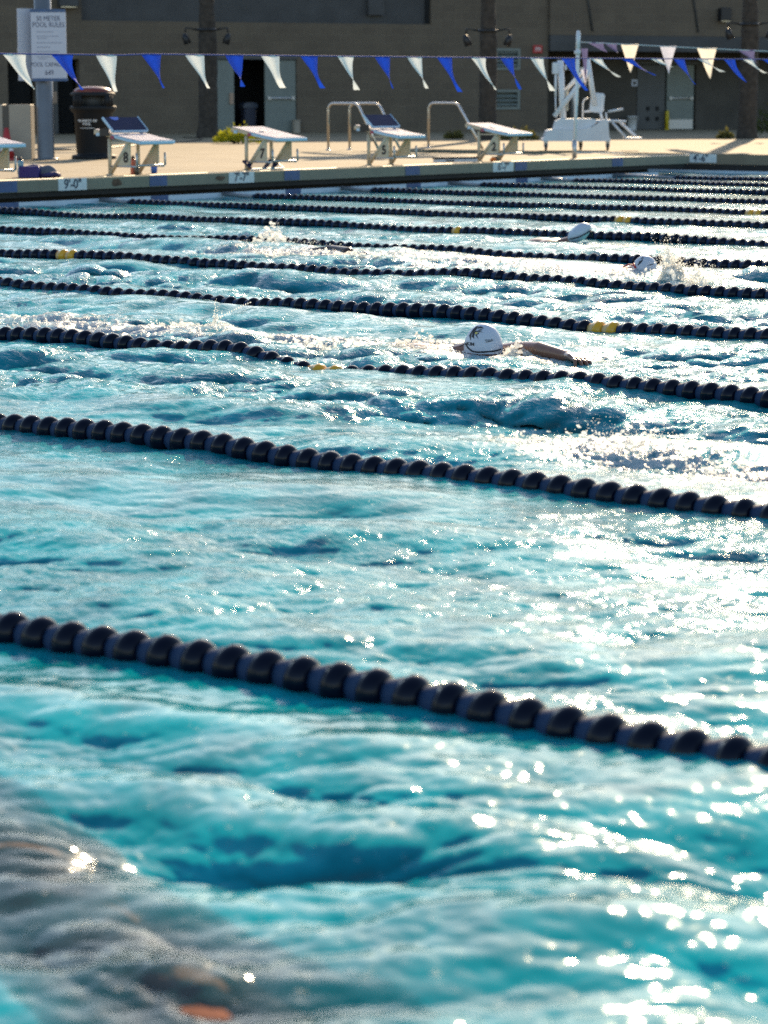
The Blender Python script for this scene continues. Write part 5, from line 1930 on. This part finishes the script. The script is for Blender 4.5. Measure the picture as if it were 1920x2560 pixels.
rg = np.random.default_rng(21)
def settle(pts):
    arr = np.array(pts)
    arr[:, 2] += big_height(arr[:, 0], arr[:, 1])
    return arr.tolist()
S = splash('splash', 'kicked-up splash with a pointed jet behind the arm-stretching swimmer', settle(
    froth(rg, 9.72, 8.75, 0.16, 0.42, -0.1, 0.05, 260, .003, .008) + plume(rg, 9.75, 8.70, 0, -0.03, 0.17, 0.04, 420, .002, .007) + plume(rg, 9.72, 8.95, 0, 0.02, 0.08, 0.12, 160, .002, .006) +
    [(9.75 + 0.004 * i, 8.68 - 0.013 * i, 0.06 + 0.008 * i, .003, .003, .007) for i in range(16)]), 1)
white_water(S, rg, 9.72, 8.80, 0.14, 0.40, -0.1, 0.10, 380, 0.0060, 0.0173, 0.0060)
white_water(S, rg, 9.75, 8.70, 0.035, 0.045, 0, 0.22, 110, 0.0045, 0.0101, 0.0050)
S = splash('splash', 'ragged white wake of foam left of the kicked-up splash', settle(
    froth(rg, 9.45, 9.6, 0.28, 0.75, -0.1, 0.025, 350, .002, .006) + froth(rg, 9.3, 10.3, 0.25, 0.5, -0.1, 0.02, 120, .002, .006)), 2)
white_water(S, rg, 9.45, 9.6, 0.25, 0.8, -0.1, 0.035, 330, 0.0060, 0.0144, 0.0070)
S = splash('splash', 'foam breaking over the lane rope in front of the arm-stretching swimmer', settle(
    froth(rg, 9.05, 8.15, 0.14, 0.45, 0.1, 0.05, 240, .002, .006) + plume(rg, 9.0, 8.35, 0, 0, 0.07, 0.10, 120, .002, .006) + froth(rg, 9.4, 7.75, 0.2, 0.45, 0, 0.03, 200, .002, .006)), 3)
white_water(S, rg, 9.0, 8.2, 0.09, 0.40, 0.1, 0.075, 150, 0.0053, 0.0158, 0.0060)
white_water(S, rg, 9.5, 7.75, 0.18, 0.48, 0, 0.06, 300, 0.0053, 0.0130, 0.0060)
S = splash('splash', 'bow splash of white froth between the lettered cap and the stretched arm', settle(
    froth(rg, 9.93, 6.83, 0.13, 0.15, 0, 0.10, 420, .002, .006) + plume(rg, 9.95, 6.85, 0.02, -0.03, 0.13, 0.08, 380, .0015, .006) + froth(rg, 9.80, 7.12, 0.10, 0.18, 0, 0.02, 120, .002, .006)), 4)
white_water(S, rg, 9.90, 6.78, 0.12, 0.14, 0, 0.13, 330, 0.0045, 0.0144, 0.0050)
white_water(S, rg, 9.83, 7.16, 0.10, 0.16, 0, 0.03, 60, 0.0037, 0.0101, 0.0050)
white_water(S, rg, 9.90, 7.42, 0.22, 0.24, 0, 0.07, 220, 0.0045, 0.0130, 0.0060)
S = splash('splash', 'golden spray around the half hidden swimmer left of middle', settle(
    plume(rg, 15.9, 13.4, 0, 0.05, 0.22, 0.14, 500, .002, .009) + froth(rg, 15.6, 13.0, 0.25, 0.7, 0, 0.08, 300, .003, .009) + froth(rg, 14.75, 11.9, 0.2, 1.0, 0, 0.06, 300, .003, .009)
    + froth(rg, 15.0, 10.9, 0.25, 0.7, 0, 0.05, 160, .003, .009)), 5)
white_water(S, rg, 15.8, 13.35, 0.22, 0.32, 0, 0.20, 330, 0.0075, 0.0230, 0.0090)
white_water(S, rg, 14.75, 11.9, 0.15, 0.95, 0, 0.11, 420, 0.0067, 0.0202, 0.0090)
white_water(S, rg, 15.1, 10.8, 0.12, 0.55, 0, 0.07, 110, 0.0067, 0.0202, 0.0090)
S = splash('splash', 'tall bright burst of spray right of the red-strapped cap', settle(
    plume(rg, 14.30, 8.55, -0.02, 0.06, 0.38, 0.12, 1700, .002, .010) + plume(rg, 14.15, 8.35, -0.03, -0.08, 0.24, 0.16, 900, .002, .010) + froth(rg, 14.3, 8.5, 0.3, 0.45, 0, 0.10, 400, .003, .009)
    + froth(rg, 14.55, 9.7, 0.3, 0.6, 0, 0.03, 200, .003, .009)), 6)
white_water(S, rg, 14.29, 8.56, 0.09, 0.12, 0, 0.42, 300, 0.0060, 0.0187, 0.0080)
white_water(S, rg, 14.15, 8.30, 0.16, 0.25, 0, 0.22, 300, 0.0067, 0.0216, 0.0080)
white_water(S, rg, 14.4, 8.9, 0.22, 0.45, 0, 0.05, 140, 0.0067, 0.0187, 0.0090)
S = splash('splash', 'wide churned foam at the right edge just beyond the second lane rope', settle(
    froth(rg, 7.45, 4.75, 0.30, 0.55, 0, 0.075, 420, .0015, .005) + froth(rg, 7.15, 4.1, 0.28, 0.35, 0, 0.07, 260, .0015, .005) + plume(rg, 7.3, 4.5, 0, 0, 0.16, 0.28, 700, .001, .004)), 7)
white_water(S, rg, 7.48, 4.85, 0.24, 0.55, 0.1, 0.11, 620, 0.0030, 0.0094, 0.0040)
white_water(S, rg, 7.15, 4.1, 0.20, 0.32, 0, 0.10, 420, 0.0030, 0.0086, 0.0040)
S = splash('splash', 'thin glittering foam trailing right of the tilted white cap', settle(
    froth(rg, 17.75, 11.05, 0.22, 0.65, 0, 0.04, 300, .003, .009) + froth(rg, 18.9, 18.3, 0.2, 1.1, 0, 0.04, 200, .004, .010)), 8)
white_water(S, rg, 17.75, 11.1, 0.13, 0.60, 0, 0.04, 120, 0.0067, 0.0173, 0.0100)
